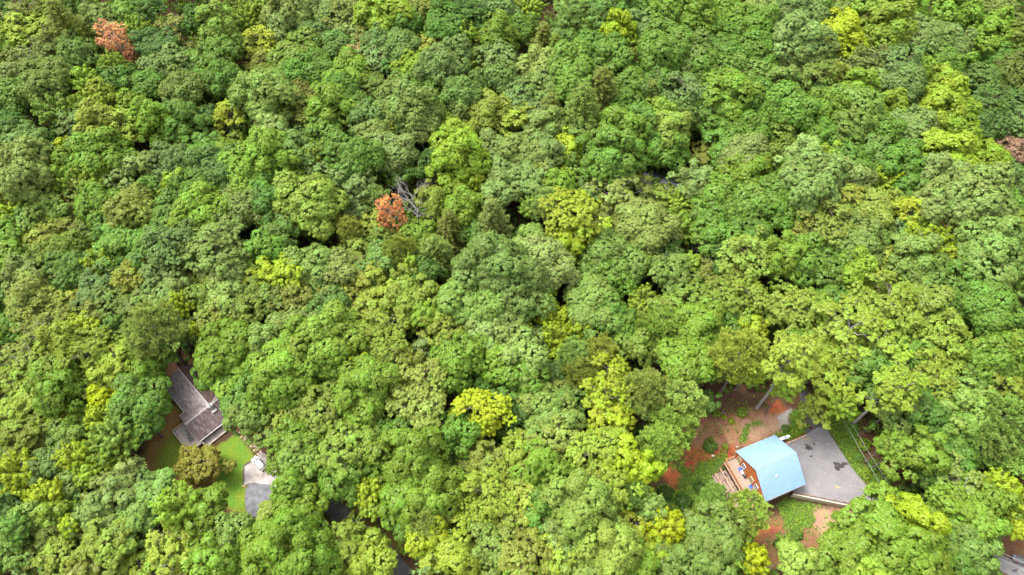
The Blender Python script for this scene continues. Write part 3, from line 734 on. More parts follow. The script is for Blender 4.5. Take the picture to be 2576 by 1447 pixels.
# ------------------------------------------------------------------ ground: forest floor, clay, grass, gravel
C_LIT = (.042, .024, .013); C_DIRT = (.125, .066, .036); C_LIGHT = (.155, .095, .060); C_CLAY = (.150, .046, .018); C_GREEN = (.040, .066, .010)
C_BRIGHT = (.055, .098, .009); C_OLIVE = (.092, .082, .016); C_LAWN = (.056, .098, .010); C_GRAVEL = (.16, .145, .135); C_BROWN = (.090, .050, .023)
def q1(l, z=0): return [z1(u, v, z) for u, v in l]
def q4(l, z=0): return [z4(u, v, z) for u, v in l]
def qp(l, z=0): return [ray_to(u, v, z)[:2] for u, v in l]
PAINT = [  # outline, colour, softness, weed density
 (q1([(-200, 300), (60, 200), (300, 130), (600, 150), (700, 230), (700, 400), (540, 440), (270, 560), (100, 700), (-300, 620)]), C_LIT, 1.5, .05),
 (q1([(-120, 330), (60, 290), (130, 330), (220, 270), (300, 260), (400, 250), (480, 235), (560, 230), (640, 240), (640, 330), (590, 390), (540, 440), (270, 545), (180, 500), (100, 540), (-40, 520)]), C_DIRT, 1.6, .03),
 (q1([(330, 330), (560, 290), (620, 340), (560, 420), (400, 470), (300, 440)]), C_LIGHT, 1.2, .0),
 (q1([(280, 460), (310, 400), (400, 345), (470, 340), (470, 365), (390, 385), (340, 430), (310, 490)]), C_GREEN, .5, .35),
 (q1([(130, 520), (230, 510), (260, 560), (220, 610), (130, 600)]), C_CLAY, .8, .0),
 (q1([(-140, 560), (0, 500), (80, 540), (110, 600), (60, 660), (0, 710), (-60, 690), (-130, 640)], -1), C_CLAY, 1.4, .03),
 (q1([(490, 190), (570, 175), (600, 250), (520, 290)]), C_CLAY, .9, .0),
 (qp([(1700, 1140), (1740, 1190), (1765, 1165), (1800, 1150), (1822, 1140), (1835, 1170), (1805, 1200), (1850, 1280), (1800, 1310), (1700, 1310), (1620, 1260), (1600, 1215), (1660, 1225), (1712, 1222)], -2), C_GREEN, 1.4, .75),
 (qp([(1655, 1160), (1692, 1160), (1714, 1200), (1706, 1224), (1680, 1212)], -1), C_CLAY, 1.0, .05),
 (q1([(590, 270), (660, 230), (650, 330), (600, 385), (560, 370)]), C_GRAVEL, .6, .0),
 (q1([(650, 270), (690, 230), (725, 260), (790, 370), (790, 402), (760, 410), (700, 440), (600, 445), (555, 430), (640, 370), (680, 320)]), C_BRIGHT, .7, .8),
 (q1([(905, 300), (1000, 220), (1120, 330), (1150, 420), (1130, 520), (1250, 700), (1360, 780), (1280, 920), (1235, 800), (1110, 680), (1050, 600), (950, 420)]), C_GREEN, 1.0, .6),
 (q1([(1150, 250), (1330, 300), (1400, 430), (1300, 470), (1180, 420)]), C_LIT, 1.2, .12),
 (q1([(250, 1040), (1120, 990), (1060, 1150), (850, 1320), (550, 1420), (400, 1420), (250, 1300)], -2), C_BROWN, 1.6, .1),
 (q1([(545, 935), (640, 900), (860, 930), (890, 990), (800, 1090), (690, 1130), (620, 1080), (590, 990)], -1.6), C_GREEN, .9, .7),
 (q1([(830, 970), (900, 950), (1060, 980), (1140, 1000), (1080, 1060), (960, 1130), (900, 1190), (820, 1100)], -1.6), C_LIGHT, 1.3, .03),
 (q1([(170, 1020), (230, 1080), (300, 1160), (430, 1080), (570, 1090), (500, 1150), (380, 1230), (310, 1280), (250, 1200)], -2), C_CLAY, 1.3, .0),
 (q1([(560, 1140), (700, 1130), (720, 1220), (600, 1235)], -2), C_GREEN, 1.0, .8),
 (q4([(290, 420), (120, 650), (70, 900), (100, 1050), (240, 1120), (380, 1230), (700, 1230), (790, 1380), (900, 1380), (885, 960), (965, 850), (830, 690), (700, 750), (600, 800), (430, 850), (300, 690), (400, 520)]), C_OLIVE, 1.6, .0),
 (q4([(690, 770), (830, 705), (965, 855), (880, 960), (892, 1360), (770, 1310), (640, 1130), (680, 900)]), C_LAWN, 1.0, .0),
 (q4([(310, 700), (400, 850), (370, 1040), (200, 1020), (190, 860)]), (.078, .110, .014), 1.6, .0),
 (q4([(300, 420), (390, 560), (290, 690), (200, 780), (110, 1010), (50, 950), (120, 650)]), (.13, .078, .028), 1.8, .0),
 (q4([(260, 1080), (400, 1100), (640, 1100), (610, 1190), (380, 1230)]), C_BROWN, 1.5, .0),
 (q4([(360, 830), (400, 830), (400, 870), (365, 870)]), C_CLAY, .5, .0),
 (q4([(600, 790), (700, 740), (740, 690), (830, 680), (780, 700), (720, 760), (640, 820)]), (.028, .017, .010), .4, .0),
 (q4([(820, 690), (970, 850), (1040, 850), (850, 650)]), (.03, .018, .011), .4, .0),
 (qp([(815, 1225), (905, 1280), (1010, 1350), (1000, 1390), (880, 1300), (815, 1260)]), (.055, .045, .012), 1.0, .0),
 (qp([(2480, 1330), (2600, 1330), (2600, 1400), (2540, 1400)]), (.06, .03, .016), 1.2, .1),
]
def paint(x, y):
    x = np.asarray(x, float); y = np.asarray(y, float)
    wx = x+1.6*(vnoise(x*.45, y*.45, 1)-.5)+.8*(vnoise(x*1.4, y*1.4, 2)-.5)
    wy = y+1.6*(vnoise(x*.45, y*.45, 4)-.5)+.8*(vnoise(x*1.4, y*1.4, 5)-.5)
    col = np.repeat(np.array([C_LIT]), x.size, 0).reshape(*x.shape, 3); weed = np.zeros(x.shape)
    for poly, c, soft, wd in PAINT:
        b = np.array(poly); near = (x > b[:, 0].min()-5) & (x < b[:, 0].max()+5) & (y > b[:, 1].min()-5) & (y < b[:, 1].max()+5)
        if not near.any(): continue
        k = 1-ss(-soft, soft, poly_sd(wx[near], wy[near], poly))
        col[near] = col[near]*(1-k[:, None])+np.array(c)*k[:, None]; weed[near] = weed[near]*(1-k)+wd*k
    return col, weed

xs = np.unique(np.concatenate([np.arange(-420, -112, 5), np.arange(-112, -50, .45), np.arange(-50, 40, 2.5), np.arange(40, 108, .45), np.arange(108, 140, 1.2), np.arange(140, 421, 5)]).round(3))
ys = np.unique(np.concatenate([np.arange(-60, 28, 5), np.arange(28, 100, .45), np.arange(100, 180, 3), np.arange(180, 520, 6)]).round(3))
X, Y = np.meshgrid(xs, ys)
Z = terrain(X, Y)
ny, nx = X.shape
PC, PW = paint(X.ravel(), Y.ravel())
I = np.arange(nx*ny).reshape(ny, nx)
F = np.stack([I[:-1, :-1], I[:-1, 1:], I[1:, 1:], I[1:, :-1]], -1).reshape(-1, 4)
gm = np_mesh('ground', np.stack([X, Y, Z], -1).reshape(-1, 3), F)
at = gm.attributes.new('soil', 'FLOAT_COLOR', 'POINT'); at.data.foreach_set('color', np.concatenate([PC, np.ones((len(PC), 1))], 1).astype(np.float32).ravel())
gm.polygons.foreach_set('use_smooth', [True]*len(gm.polygons))
m = bpy.data.materials.new('ground_soil'); m.use_nodes = True
n, l = m.node_tree.nodes, m.node_tree.links
b = n['Principled BSDF']; b.inputs['Roughness'].default_value = .95; b.inputs['Specular IOR Level'].default_value = .1
a = n.new('ShaderNodeAttribute'); a.attribute_name = 'soil'
tc = n.new('ShaderNodeTexCoord')
hv = n.new('ShaderNodeHueSaturation'); l.new(a.outputs['Color'], hv.inputs['Color'])
n1 = n.new('ShaderNodeTexNoise'); n1.inputs['Scale'].default_value = 2.2; n1.inputs['Detail'].default_value = 6; n1.inputs['Roughness'].default_value = .75
n2 = n.new('ShaderNodeTexNoise'); n2.inputs['Scale'].default_value = .35; n2.inputs['Detail'].default_value = 5
for q in (n1, n2): l.new(tc.outputs['Object'], q.inputs['Vector'])
r1 = n.new('ShaderNodeMapRange'); r1.inputs['From Min'].default_value = .3; r1.inputs['From Max'].default_value = .7; r1.inputs['To Min'].default_value = .55; r1.inputs['To Max'].default_value = 1.45
l.new(n1.outputs['Fac'], r1.inputs['Value']); l.new(r1.outputs[0], hv.inputs['Value'])
r2 = n.new('ShaderNodeMapRange'); r2.inputs['From Min'].default_value = .3; r2.inputs['From Max'].default_value = .7; r2.inputs['To Min'].default_value = .47; r2.inputs['To Max'].default_value = .53
l.new(n2.outputs['Fac'], r2.inputs['Value']); l.new(r2.outputs[0], hv.inputs['Hue'])
l.new(hv.outputs[0], b.inputs['Base Color'])
bp = n.new('ShaderNodeBump'); bp.inputs['Strength'].default_value = .6; bp.inputs['Distance'].default_value = .15
l.new(n1.outputs['Fac'], bp.inputs['Height']); l.new(bp.outputs['Normal'], b.inputs['Normal'])
gm.materials.append(m)
go = bpy.data.objects.new('ground', gm); COL.objects.link(go); go['kind'] = 'structure'

# ------------------------------------------------------------------ paved ground
M_ASPH = mat('asphalt', (.082, .077, .081), .85, .14, .35, bump=.05, col2=(.100, .095, .099), detail=5)
M_ASPH2 = mat('old_asphalt', (.042, .042, .047), .9, .2, .7, bump=.1, col2=(.085, .085, .094), detail=9)
M_DARKASPH = mat('dark_asphalt', (.030, .028, .029), .85, .2, .8, col2=(.046, .043, .043), detail=8)
M_CONC = mat('concrete', (.095, .078, .066), .9, .25, .35, col2=(.20, .188, .185), detail=8)
def struct(o): o['kind'] = 'structure'; return o
drive_poly = [z3(95, 612), z3(300, 508), z3(370, 456), z3(455, 428), z3(530, 414), z3(600, 540), z3(690, 680), z3(800, 850), z3(900, 980), z3(1010, 1100), (98.3, 53.5), (98.6, 50.2), (95.4, 48.4), z3(890, 1368), WALL_B, WALL_A, cabw(5.7, -5), cabw(5.7, 6.6)]
dv = MB(); dv.prism(drive_poly, -.6, .05)
drive = struct(dv.build('driveway', M_ASPH))
M_STAIN = mat('oil_stain', (.017, .0145, .0145), .6, .3, 2.0)
def blotch(cx, cy, rx, ry, rot, seed, z, name='oil_stain', parent=None, m=M_STAIN):
    rng = random.Random(seed); mb = MB(); pts = []
    for i in range(26):
        a = 2*pi*i/26; r = 1+.22*sin(3*a+seed)+.14*sin(5*a+2*seed)+rng.uniform(-.1, .1)
        x, y = rx*r*cos(a), ry*r*sin(a)
        pts.append((cx+x*cos(rot)-y*sin(rot), cy+x*sin(rot)+y*cos(rot), z))
    mb.quad(*pts); return mb.build(name, m, parent)
for cx, cy, rx, ry, rot, sd in ((83.1, 66.6, 1.0, .75, -.5, 1), (90.1, 61.3, 1.35, 1.15, .2, 2), (91.9, 61.9, 1.25, .5, .25, 3), (84.9, 67.7, .5, .22, -1.0, 4), (83.3, 64.1, .5, .25, .1, 5)):
    blotch(cx, cy, rx, ry, rot, sd, .054+.001*sd, parent=drive)

def ribbon(name, pts, w, m, lift=.06, kind='structure'):
    P = [np.array(p[:2], float) for p in pts]; mb = MB(); d = [0]
    for a, c in zip(P[:-1], P[1:]): d.append(d[-1]+np.linalg.norm(c-a))
    N = max(6, int(d[-1]/1.2)); rows = []
    for i in range(N+1):
        s = d[-1]*i/N
        p = np.array([np.interp(s, d, [q[k] for q in P]) for k in (0, 1)])
        e = np.array([np.interp(min(s+1, d[-1]), d, [q[k] for q in P]) for k in (0, 1)])-np.array([np.interp(max(s-1, 0), d, [q[k] for q in P]) for k in (0, 1)])
        e = e/np.linalg.norm(e); nn = np.array([-e[1], e[0]])
        ww = w*(1+.05*sin(i*1.7)); row = []
        for t in (-.5, -.17, .17, .5):
            q = p+nn*ww*t; row.append((q[0], q[1], th(q[0], q[1])+lift))
        rows.append(row)
    for a, c in zip(rows[:-1], rows[1:]):
        for k in range(3): mb.quad(a[k], a[k+1], c[k+1], c[k])
    o = mb.build(name, m); o['kind'] = kind; return o
ribbon('lane', [z3(455, 445), zl(745, 640), zl(690, 450), zl(650, 330), zl(590, 250), zl(480, 120), zl(420, -40), zl(460, -300)], 3.1, M_DARKASPH, .04)
ribbon('road', [z6(560, 1010), z6(900, 930), qp([(800, 1240)])[0], qp([(852, 1292)])[0], qp([(910, 1340)])[0], qp([(965, 1385)])[0], qp([(1015, 1447)])[0], qp([(1060, 1540)])[0]], 4.6, M_DARKASPH, .03)
ribbon('street', [(112, 42.5), (121, 38.4), (126, 35.9), (130.5, 33.3), (140, 28), (165, 14)], 4.4, mat('street_asphalt', (.055, .053, .054), .9, .2, .8, col2=(.085, .082, .083), detail=8), .04)
conc_poly = [z6(268, 610), z6(350, 552), z6(420, 500), z6(470, 455), z6(525, 412), z6(640, 470), z6(720, 560), z6(900, 800), z6(930, 850), z6(700, 882), z6(440, 848), z6(345, 842), z6(300, 870), z6(262, 880)]
mb = MB(); mb.prism(conc_poly, -.3, .07); struct(mb.build('parking_pad', M_CONC))
asp_poly = [z6(285, 935), z6(345, 845), z6(440, 851), z6(700, 885), z6(930, 853), z6(800, 960), z6(640, 1120), z6(480, 1320), z6(305, 1320), z6(278, 1100)]
mb = MB(); mb.prism(asp_poly, -.3, .05); struct(mb.build('asphalt_apron', M_ASPH2))
# stepping stone path from the pad to the porch
A, B = np.array(z6(192, 120)), np.array(z6(492, 428))
mb = MB(); rng = random.Random(4); L = np.linalg.norm(B-A); e = (B-A)/L; nn = np.array([-e[1], e[0]])
s = 0
while s < L-.2:
    ln = rng.uniform(.6, 1.0); k = rng.choice([2, 2, 3]); w = 1.75/k
    for j in range(k):
        c = A+e*(s+ln/2+rng.uniform(-.1, .1))+nn*(-.875+w*(j+.5)+rng.uniform(-.05, .05))
        pts = []
        for i in range(7):
            a = 2*pi*i/7+rng.uniform(-.2, .2); r = rng.uniform(.86, 1.12)
            q = c+e*ln*.5*r*cos(a)+nn*w*.5*r*sin(a); pts.append((q[0], q[1]))
        mb.prism(pts, -.1, .05+rng.uniform(0, .03))
    s += ln+.06
struct(mb.build('stone_path', mat('flagstone', (.12, .075, .05), .9, .3, 1.3, col2=(.22, .18, .14))))

# weeds in the clearings (uncountable)
rng = np.random.default_rng(77)
def weeds(name, x0, x1, y0, y1, nn, lo, label):
    x = rng.uniform(x0, x1, nn); y = rng.uniform(y0, y1, nn)
    c, w = paint(x, y)
    ok = (rng.random(nn) < w*(.35+1.3*vnoise(x*.5, y*.5, 8)))
    ok &= poly_sd(x, y, drive_poly) > .3
    cabx = (x-CB_C[0])*cos(CB_T)+(y-CB_C[1])*sin(CB_T); caby = -(x-CB_C[0])*sin(CB_T)+(y-CB_C[1])*cos(CB_T)
    ok &= ~((cabx > -13.4) & (cabx < 6) & (np.abs(caby) < 7.2))
    x, y = x[ok], y[ok]; z = terrain(x, y); N = len(x)
    cc = np.stack([x, y, z+.12], 1); cr = rng.uniform(.18, .48, N)
    V, T = leaf_quads(cc, cr, np.tile([[0, 0, 1.0]], (N, 1)), .5+rng.normal(0, .2, N), 10, .26, rng)
    pal = np.array([PAL[k] for k in 'glgl']); cl = pal[rng.integers(0, 4, N)]*rng.uniform(.85, 1.3, (N, 1))
    me = np_mesh(name, V, np.arange(len(V)).reshape(-1, 4), T)
    at = me.attributes.new('leafcol', 'FLOAT_COLOR', 'POINT')
    at.data.foreach_set('color', np.repeat(np.concatenate([cl, np.ones((N, 1))], 1), 40, 0).astype(np.float32).ravel())
    me.materials.append(M_MASS); o = bpy.data.objects.new(name, me); COL.objects.link(o)
    return tag(o, label, None, None, 'stuff')
weeds('weeds', 40, 108, 40, 84, 26000, .0, 'low green weeds creeping over the clay round the blue roofed cabin')

# ------------------------------------------------------------------ blue roofed cabin
M_BLUE = mat('blue_metal', (.098, .158, .27), .27, .05, .6, spec=1.0, col2=(.106, .170, .285))
M_LOG = boards('log_siding', (.20, .055, .012), (.26, .078, .018), .22, 2, .6, gap=(.10, .028, .008))
M_ORANGE = mat('stained_rail', (.27, .115, .045), .7, .15, 3)
M_BEAM = mat('weathered_beam', (.22, .125, .082), .8, .2, 4)
M_BEAMD = mat('brown_joist', (.085, .038, .02), .8, .2, 4)
M_DECK = boards('deck_boards', (.105, .070, .052), (.20, .148, .118), .145, 0, .85)
M_DECKY = boards('porch_boards', (.15, .118, .10), (.34, .295, .27), .17, 1, .85)
M_TRIM = mat('cream_trim', (.36, .29, .16), .6, .06, 3)
M_WHITE = mat('white_paint', (.42, .41, .40), .5, .05, 3)
M_GLASS = mat('dark_glass', (.035, .035, .035), .08, .1, 2, spec=.6)
M_SCREEN = mat('screened_glass', (.15, .12, .09), .3, .15, 2)
M_FOUND = mat('foundation_block', (.19, .155, .10), .9, .15, 1.2)
M_FASCIA = mat('fascia_board', (.23, .17, .13), .7, .15, 3)
M_BLACK = mat('black_metal', (.015, .015, .016), .5, .2, 4)
M_GREYM = mat('grey_metal', (.12, .12, .125), .5, .1, 4)
M_STEEL = mat('bright_steel', (.32, .32, .33), .3, .05, 4, metallic=.6)

cab = empty('cabin', (*CB_C, 0), CB_T, 'orange log cabin with a light blue metal gable roof and two decks', 'cabin')
RZ, EZ, HX, HY = 9.5, 4.5, 6.3, 7.32
sl_ = (RZ-EZ)/HY
wz = lambda y: RZ-sl_*abs(y)-.22
mb = MB()
for y0, x0, x1 in ((0, -5.8, 5.8),):
    pent = [(-6.9, -.15), (6.9, -.15), (6.9, wz(6.9)), (0, wz(0)), (-6.9, wz(6.9))]
    i = len(mb.v)
    for x in (-5.8, 5.8): mb.v += [(x, y, z) for y, z in pent]
    mb.f += [tuple(i+k for k in (4, 3, 2, 1, 0)), tuple(i+5+k for k in range(5))]+[(i+k, i+(k+1) % 5, i+5+(k+1) % 5, i+5+k) for k in range(5)]
mb.build('wall', M_LOG, cab)
MB().box((0, 0, -1.43), (11.5, 13.7, 2.5)).build('foundation', M_FOUND, cab)
rf = MB()
for s in (1, -1):
    q = [(-HX, 0, RZ), (HX, 0, RZ), (HX, s*HY, EZ), (-HX, s*HY, EZ)]
    rf.slab(q, .1)
    nn = np.array([0, s*(RZ-EZ), HY]); nn /= np.linalg.norm(nn)
    for i in range(1, 28):
        x = -HX+i*HX*2/28
        a, b_ = np.array([x, s*.12, RZ-.12*sl_])+nn*.012, np.array([x, s*(HY-.01), EZ+.01*sl_])+nn*.012
        rf.slab([tuple(a+(-.03, 0, 0)+nn*.02), tuple(a+(.03, 0, 0)+nn*.02), tuple(b_+(.03, 0, 0)+nn*.02), tuple(b_+(-.03, 0, 0)+nn*.02)], .035)
roof = rf.build('roof', M_BLUE, cab)
rc = MB()
for s in (1, -1): rc.slab([(-HX-.02, 0, RZ+.06), (HX+.02, 0, RZ+.06), (HX+.02, s*.2, RZ+.06-.2*sl_), (-HX-.02, s*.2, RZ+.06-.2*sl_)], .03)
rc.build('ridge_cap', M_BLUE, roof)
for s in (1, -1): MB().box((0, s*(HY+.03), EZ-.13), (HX*2, .05, .2)).build('fascia', M_FASCIA, roof)
vz = RZ-sl_*3.0
MB().lathe((-1.3, -3.0, vz-.1), [(.2, 0), (.2, .14), (.1, .16), (.1, .62), (.14, .62), (.14, .72)], 10).build('vent_pipe', M_WHITE, roof)
for y, tall in ((5.25, 1), (3.15, 0), (-.75, 1), (-2.9, 0)):
    w, z0, zt, fm = (1.5, 1.08, 4.05, M_TRIM) if tall else (1.35, 2.0, 4.1, M_WHITE)
    f = MB(); t = .15 if tall else .12; x = -5.87
    f.box((x, y-w/2+t/2, (z0+zt)/2), (.12, t, zt-z0)); f.box((x, y+w/2-t/2, (z0+zt)/2), (.12, t, zt-z0))
    f.box((x, y, zt-t/2), (.12, w-2*t, t)); f.box((x, y, z0+t/2), (.12, w-2*t, t))
    f.box((x, y, (z0+zt)/2), (.10, .09, zt-z0-2*t))
    fo = f.build('door' if tall else 'window', fm, cab)
    MB().box((-5.83, y, (z0+zt)/2), (.05, w-2*t, zt-z0-2*t)).build('pane', M_SCREEN if tall else M_GLASS, fo)
for y in (4.2, -1.85): MB().lathe((-5.95, y, 3.45), [(.05, 0), (.1, .05), (.1, .22), (.04, .28)], 8).build('wall_lamp', M_BEAMD, cab)
MB().box((-7.36, -.12, .93), (3.1, 13.75, .14)).build('deck', M_DECK, cab)
rl = MB()
for a, b_ in (((-8.86, 6.72), (-8.86, -6.95)), ((-8.86, 6.72), (-5.95, 6.72)), ((-8.86, -6.95), (-5.95, -6.95))):
    L_ = math.hypot(b_[0]-a[0], b_[1]-a[1]); an = math.atan2(b_[1]-a[1], b_[0]-a[0]); cx, cy = (a[0]+b_[0])/2, (a[1]+b_[1])/2
    rl.box((cx, cy, 2.02), (L_+.1, .17, .06), an); rl.box((cx, cy, 1.85), (L_, .05, .1), an); rl.box((cx, cy, 1.14), (L_, .05, .1), an)
    n_ = int(L_/.16)
    for i in range(n_+1):
        t = i/n_; big = i % 12 == 0
        rl.box((a[0]+(b_[0]-a[0])*t, a[1]+(b_[1]-a[1])*t, 1.44), (.11 if big else .04, .11 if big else .04, .9), an)
rl.build('railing', M_ORANGE, cab)
MB().box((-11.15, -1.0, -1.75), (4.45, 12.0, .16)).build('lower_deck', M_DECK, cab)
for x, ya, yb in ((-9.2, 6.45, -6.9), (-11.15, 5.55, -6.9), (-13.1, 4.75, -6.9)):
    MB().box((x, (ya+yb)/2, .72), (.28, ya-yb, .22)).build('pergola_beam', M_BEAM, cab)
for ya, yb in ((6.4, 4.65), (3.6, 1.7), (.35, -1.4), (-2.7, -4.5)):
    MB().tube([(-8.98, ya, .53), (-13.2, yb, .53)], [.11, .11], 4).build('pergola_joist', M_BEAMD, cab)
for x, y in ((-13.1, 4.6), (-13.1, .9), (-13.1, -3.0), (-13.1, -6.7), (-9.2, -6.7), (-9.2, 6.2)):
    MB().box((x, y, -.95), (.16, .16, 3.08)).build('post', M_BEAM, cab)
for x in (-8.75, -6.1):
    for y in (6.5, -6.7): MB().box((x, y, -.72), (.16, .16, 3.1)).build('post', M_BEAM, cab)

# furniture on the decks
def chair(col, label, cat='chair'):
    r = empty('deck_chair', (0, 0, 0), 0, label, cat, 'blue chairs on the upper deck')
    MB().box((.05, 0, .38), (.58, .56, .06)).build('seat', col, r)
    b = MB()
    for k in range(5): b.box((-.30, -.22+.11*k, .72), (.05, .09, .75-.06*abs(k-2)))
    b.build('backrest', col, r)
    for s in (1, -1):
        MB().box((.03, s*.36, .6), (.66, .13, .04)).build('armrest', col, r)
        MB().box((.3, s*.3, .29), (.07, .07, .58)).build('leg', col, r)
        MB().box((-.26, s*.3, .29), (.07, .07, .58)).build('leg', col, r)
    return r
M_CHB = mat('blue_plastic', (.015, .07, .34), .5, .08, 4)
c0 = chair(M_CHB, 'blue slatted chair on the upper deck beside the grey table')
x, y = cabw(-6.5, 3.2); c0.location = (x, y, 1.0); c0.rotation_euler = (0, 0, CB_T+pi)
for (lx, ly), lb in (((-6.45, -2.05), 'blue slatted chair on the upper deck under the right-hand double window'), ((-7.0, -5.3), 'blue slatted chair on the upper deck half hidden by leaves')):
    c = copy_thing(c0, (*cabw(lx, ly), 1.0), CB_T+pi+.3); c['label'] = lb
def place(o, lx, ly, z, rz=0.0): o.location = (*cabw(lx, ly), z); o.rotation_euler = (0, 0, CB_T+rz); return o
t = place(empty('patio_table', (0, 0, 0), 0, 'small pale grey table between a blue chair and the grill', 'table'), -6.5, 2.15, 1.0)
MB().box((0, 0, .72), (.85, 1.05, .05)).build('tabletop', mat('grey_slats', (.19, .185, .2), .7, .1, 5), t)
for sx in (1, -1):
    for sy in (1, -1): MB().box((sx*.36, sy*.45, .35), (.05, .05, .7)).build('leg', M_GREYM, t)
g = place(empty('grill', (0, 0, 0), 0, 'black barbecue grill against the orange wall of the cabin', 'grill'), -6.4, .95, 1.0)
MB().box((0, 0, .5), (.5, .75, .7)).build('cart', M_BLACK, g)
MB().lathe((0, 0, .86), [(.38, 0), (.38, .12), (.28, .25), (.1, .31)], 12).build('lid', M_BLACK, g)
MB().box((.02, .6, .84), (.4, .36, .04)).build('side_shelf', M_GREYM, g)
def pchair(lx, ly, rz, label):
    r = place(empty('patio_chair', (0, 0, 0), 0, label, 'chair', 'black chairs on the lower deck'), lx, ly, -1.67, rz)
    MB().box((0, 0, .42), (.55, .55, .07)).build('seat', M_BLACK, r)
    MB().box((-.27, 0, .72), (.05, .55, .6)).build('backrest', M_BLACK, r)
    for sx in (1, -1):
        for sy in (1, -1): MB().box((sx*.24, sy*.24, .2), (.05, .05, .4)).build('leg', M_BLACK, r)
pchair(-10.45, 2.6, .4, 'black patio chair under the open pergola, second beam from the house')
pchair(-10.0, 4.0, 2.4, 'black patio chair in the top corner of the lower deck')
pchair(-12.2, 3.3, 1.2, 'black patio chair nearest the outer edge of the lower deck')
o = MB().lathe((0, 0, 0), [(.3, 0), (.42, .15), (.42, .45), (.36, .5), (.1, .5)], 16).build('fire_bowl', mat('navy_cover', (.012, .022, .085), .7, .1, 4))
tag(place(o, -12.3, .5, -1.67), 'round navy covered bowl on the lower deck boards', 'fire pit')
o = MB().box((0, 0, .2), (.9, .6, .4), 0, .9).build('storage_box', mat('slate_box', (.06, .065, .09), .7, .1, 4), None, .03)
tag(place(o, -9.9, -3.3, -1.67), 'low slate grey box on the lower deck next to the leaves', 'box')

# propane tank, timber wall, dark bin
tk = empty('propane_tank', (76.75, 69.2, -.02), radians(18), 'white propane tank with a blue dome behind the cabin', 'tank')
prof = [(-1.75, .02), (-1.7, .25), (-1.55, .40), (-1.3, .48), (1.3, .48), (1.55, .40), (1.7, .25), (1.75, .02)]
mb = MB(); i0 = 0
for xx, r in prof:
    mb.v += [(xx, r*cos(2*pi*j/14), .78+r*sin(2*pi*j/14)) for j in range(14)]
for k in range(len(prof)-1): mb.f += [(k*14+j, k*14+(j+1) % 14, (k+1)*14+(j+1) % 14, (k+1)*14+j) for j in range(14)]
mb.build('tank_shell', M_WHITE, tk, 0, True)
MB().lathe((0, 0, 1.24), [(.24, -.04), (.24, .12), (.15, .22), (.04, .25)], 12).build('dome_lid', M_CHB, tk)
for s in (-1, 1): MB().box((s*1.0, 0, .15), (.18, .7, .4)).build('leg', M_GREYM, tk)
a, b_ = np.array((76.9, 67.75)), np.array((82.75, 70.1)); an = math.atan2(*(b_-a)[::-1]); L_ = np.linalg.norm(b_-a); mid = (a+b_)/2
tw = empty('timber_wall', (*mid, 0), an, 'low timber edging wall between the propane tank and the driveway', 'wall')
MB().box((0, -.12, .16), (L_, .22, .44)).build('pale_timber', mat('tan_timber', (.30, .21, .12), .8, .15, 3), tw)
MB().box((0, .14, .30), (L_, .24, .5)).build('brown_timber', mat('brown_timber', (.10, .05, .028), .85, .2, 3), tw)
MB().lathe((L_/2+.12, -.1, 0), [(.11, -.1), (.11, .7), (.02, .72)], 8).build('end_post', M_WHITE, tw)
bn = empty('storage_bin', (83.75, 71.5, 0), radians(25), 'dark grey lidded bin at the top corner of the driveway', 'bin')
MB().box((0, 0, .42), (1.15, .8, .95), 0, 1.05).build('bin_body', mat('charcoal_plastic', (.028, .028, .032), .6, .1, 4), bn, .03)
MB().box((0, 0, .95), (1.28, .92, .1), 0, .95).build('lid', mat('charcoal_lid', (.042, .042, .046), .5, .1, 4), bn, .02)
MB().box((.62, 0, .8), (.06, .3, .05)).build('handle', M_BLACK, bn)

# retaining wall with the rail fence on it
a, b_ = np.array(WALL_A), np.array(WALL_B); d_ = b_-a; L_ = np.linalg.norm(d_); an = math.atan2(d_[1], d_[0]); mid = (a+b_)/2
rw = empty('retaining_wall', (*mid, 0), an, 'long tan concrete retaining wall along the lower edge of the driveway', 'wall')
q = MB(); q.box((0, -.14, -1.0), (L_, .28, 2.3)); q.build('concrete_face', mat('tan_concrete', (.31, .265, .185), .9, .2, .9, col2=(.37, .33, .25)), rw)
fe = empty('rail_fence', (*mid, 0), an, 'low brown rail fence standing on top of the tan retaining wall', 'fence')
nP = 7
for i in range(nP):
    x = -L_/2+.1+(L_-.2)*i/(nP-1); MB().box((x, .16, .5), (.14, .14, 1.1)).build('post', M_BEAMD, fe)
for z in (.45, .95):
    MB().box((0, .16, z), (L_, .07, .13)).build('rail', mat('brown_rail', (.11, .055, .03), .8, .25, 2), fe)
# fallen leaves on the tarmac
rng = np.random.default_rng(12)
pts = []
while len(pts) < 150:
    x, y = rng.uniform(76, 97), rng.uniform(49, 73)
    if float(poly_sd(np.array([x]), np.array([y]), drive_poly)[0]) < -.3: pts.append((x, y, .075))
pts = np.array(pts); pts = np.concatenate([pts, np.stack([rng.normal(88.2, .45, 26), rng.normal(55.4, .25, 26), np.full(26, .08)], 1), np.stack([rng.normal(82.6, .9, 30), rng.normal(69.0, .35, 30), np.full(30, .08)], 1)])
V, T = leaf_quads(pts, np.full(len(pts), .12), np.tile([[0, 0, 1.0]], (len(pts), 1)), np.full(len(pts), .5), 2, .2, rng, flat=.1)
me = np_mesh('fallen_leaves', V, np.arange(len(V)).reshape(-1, 4), T); me.materials.append(mat('dry_leaf', (.20, .085, .03), .8, .3, 1.5, col2=(.33, .26, .12)))
o = bpy.data.objects.new('fallen_leaves', me); COL.objects.link(o); tag(o, 'dry leaves scattered over the grey driveway', None, None, 'stuff')

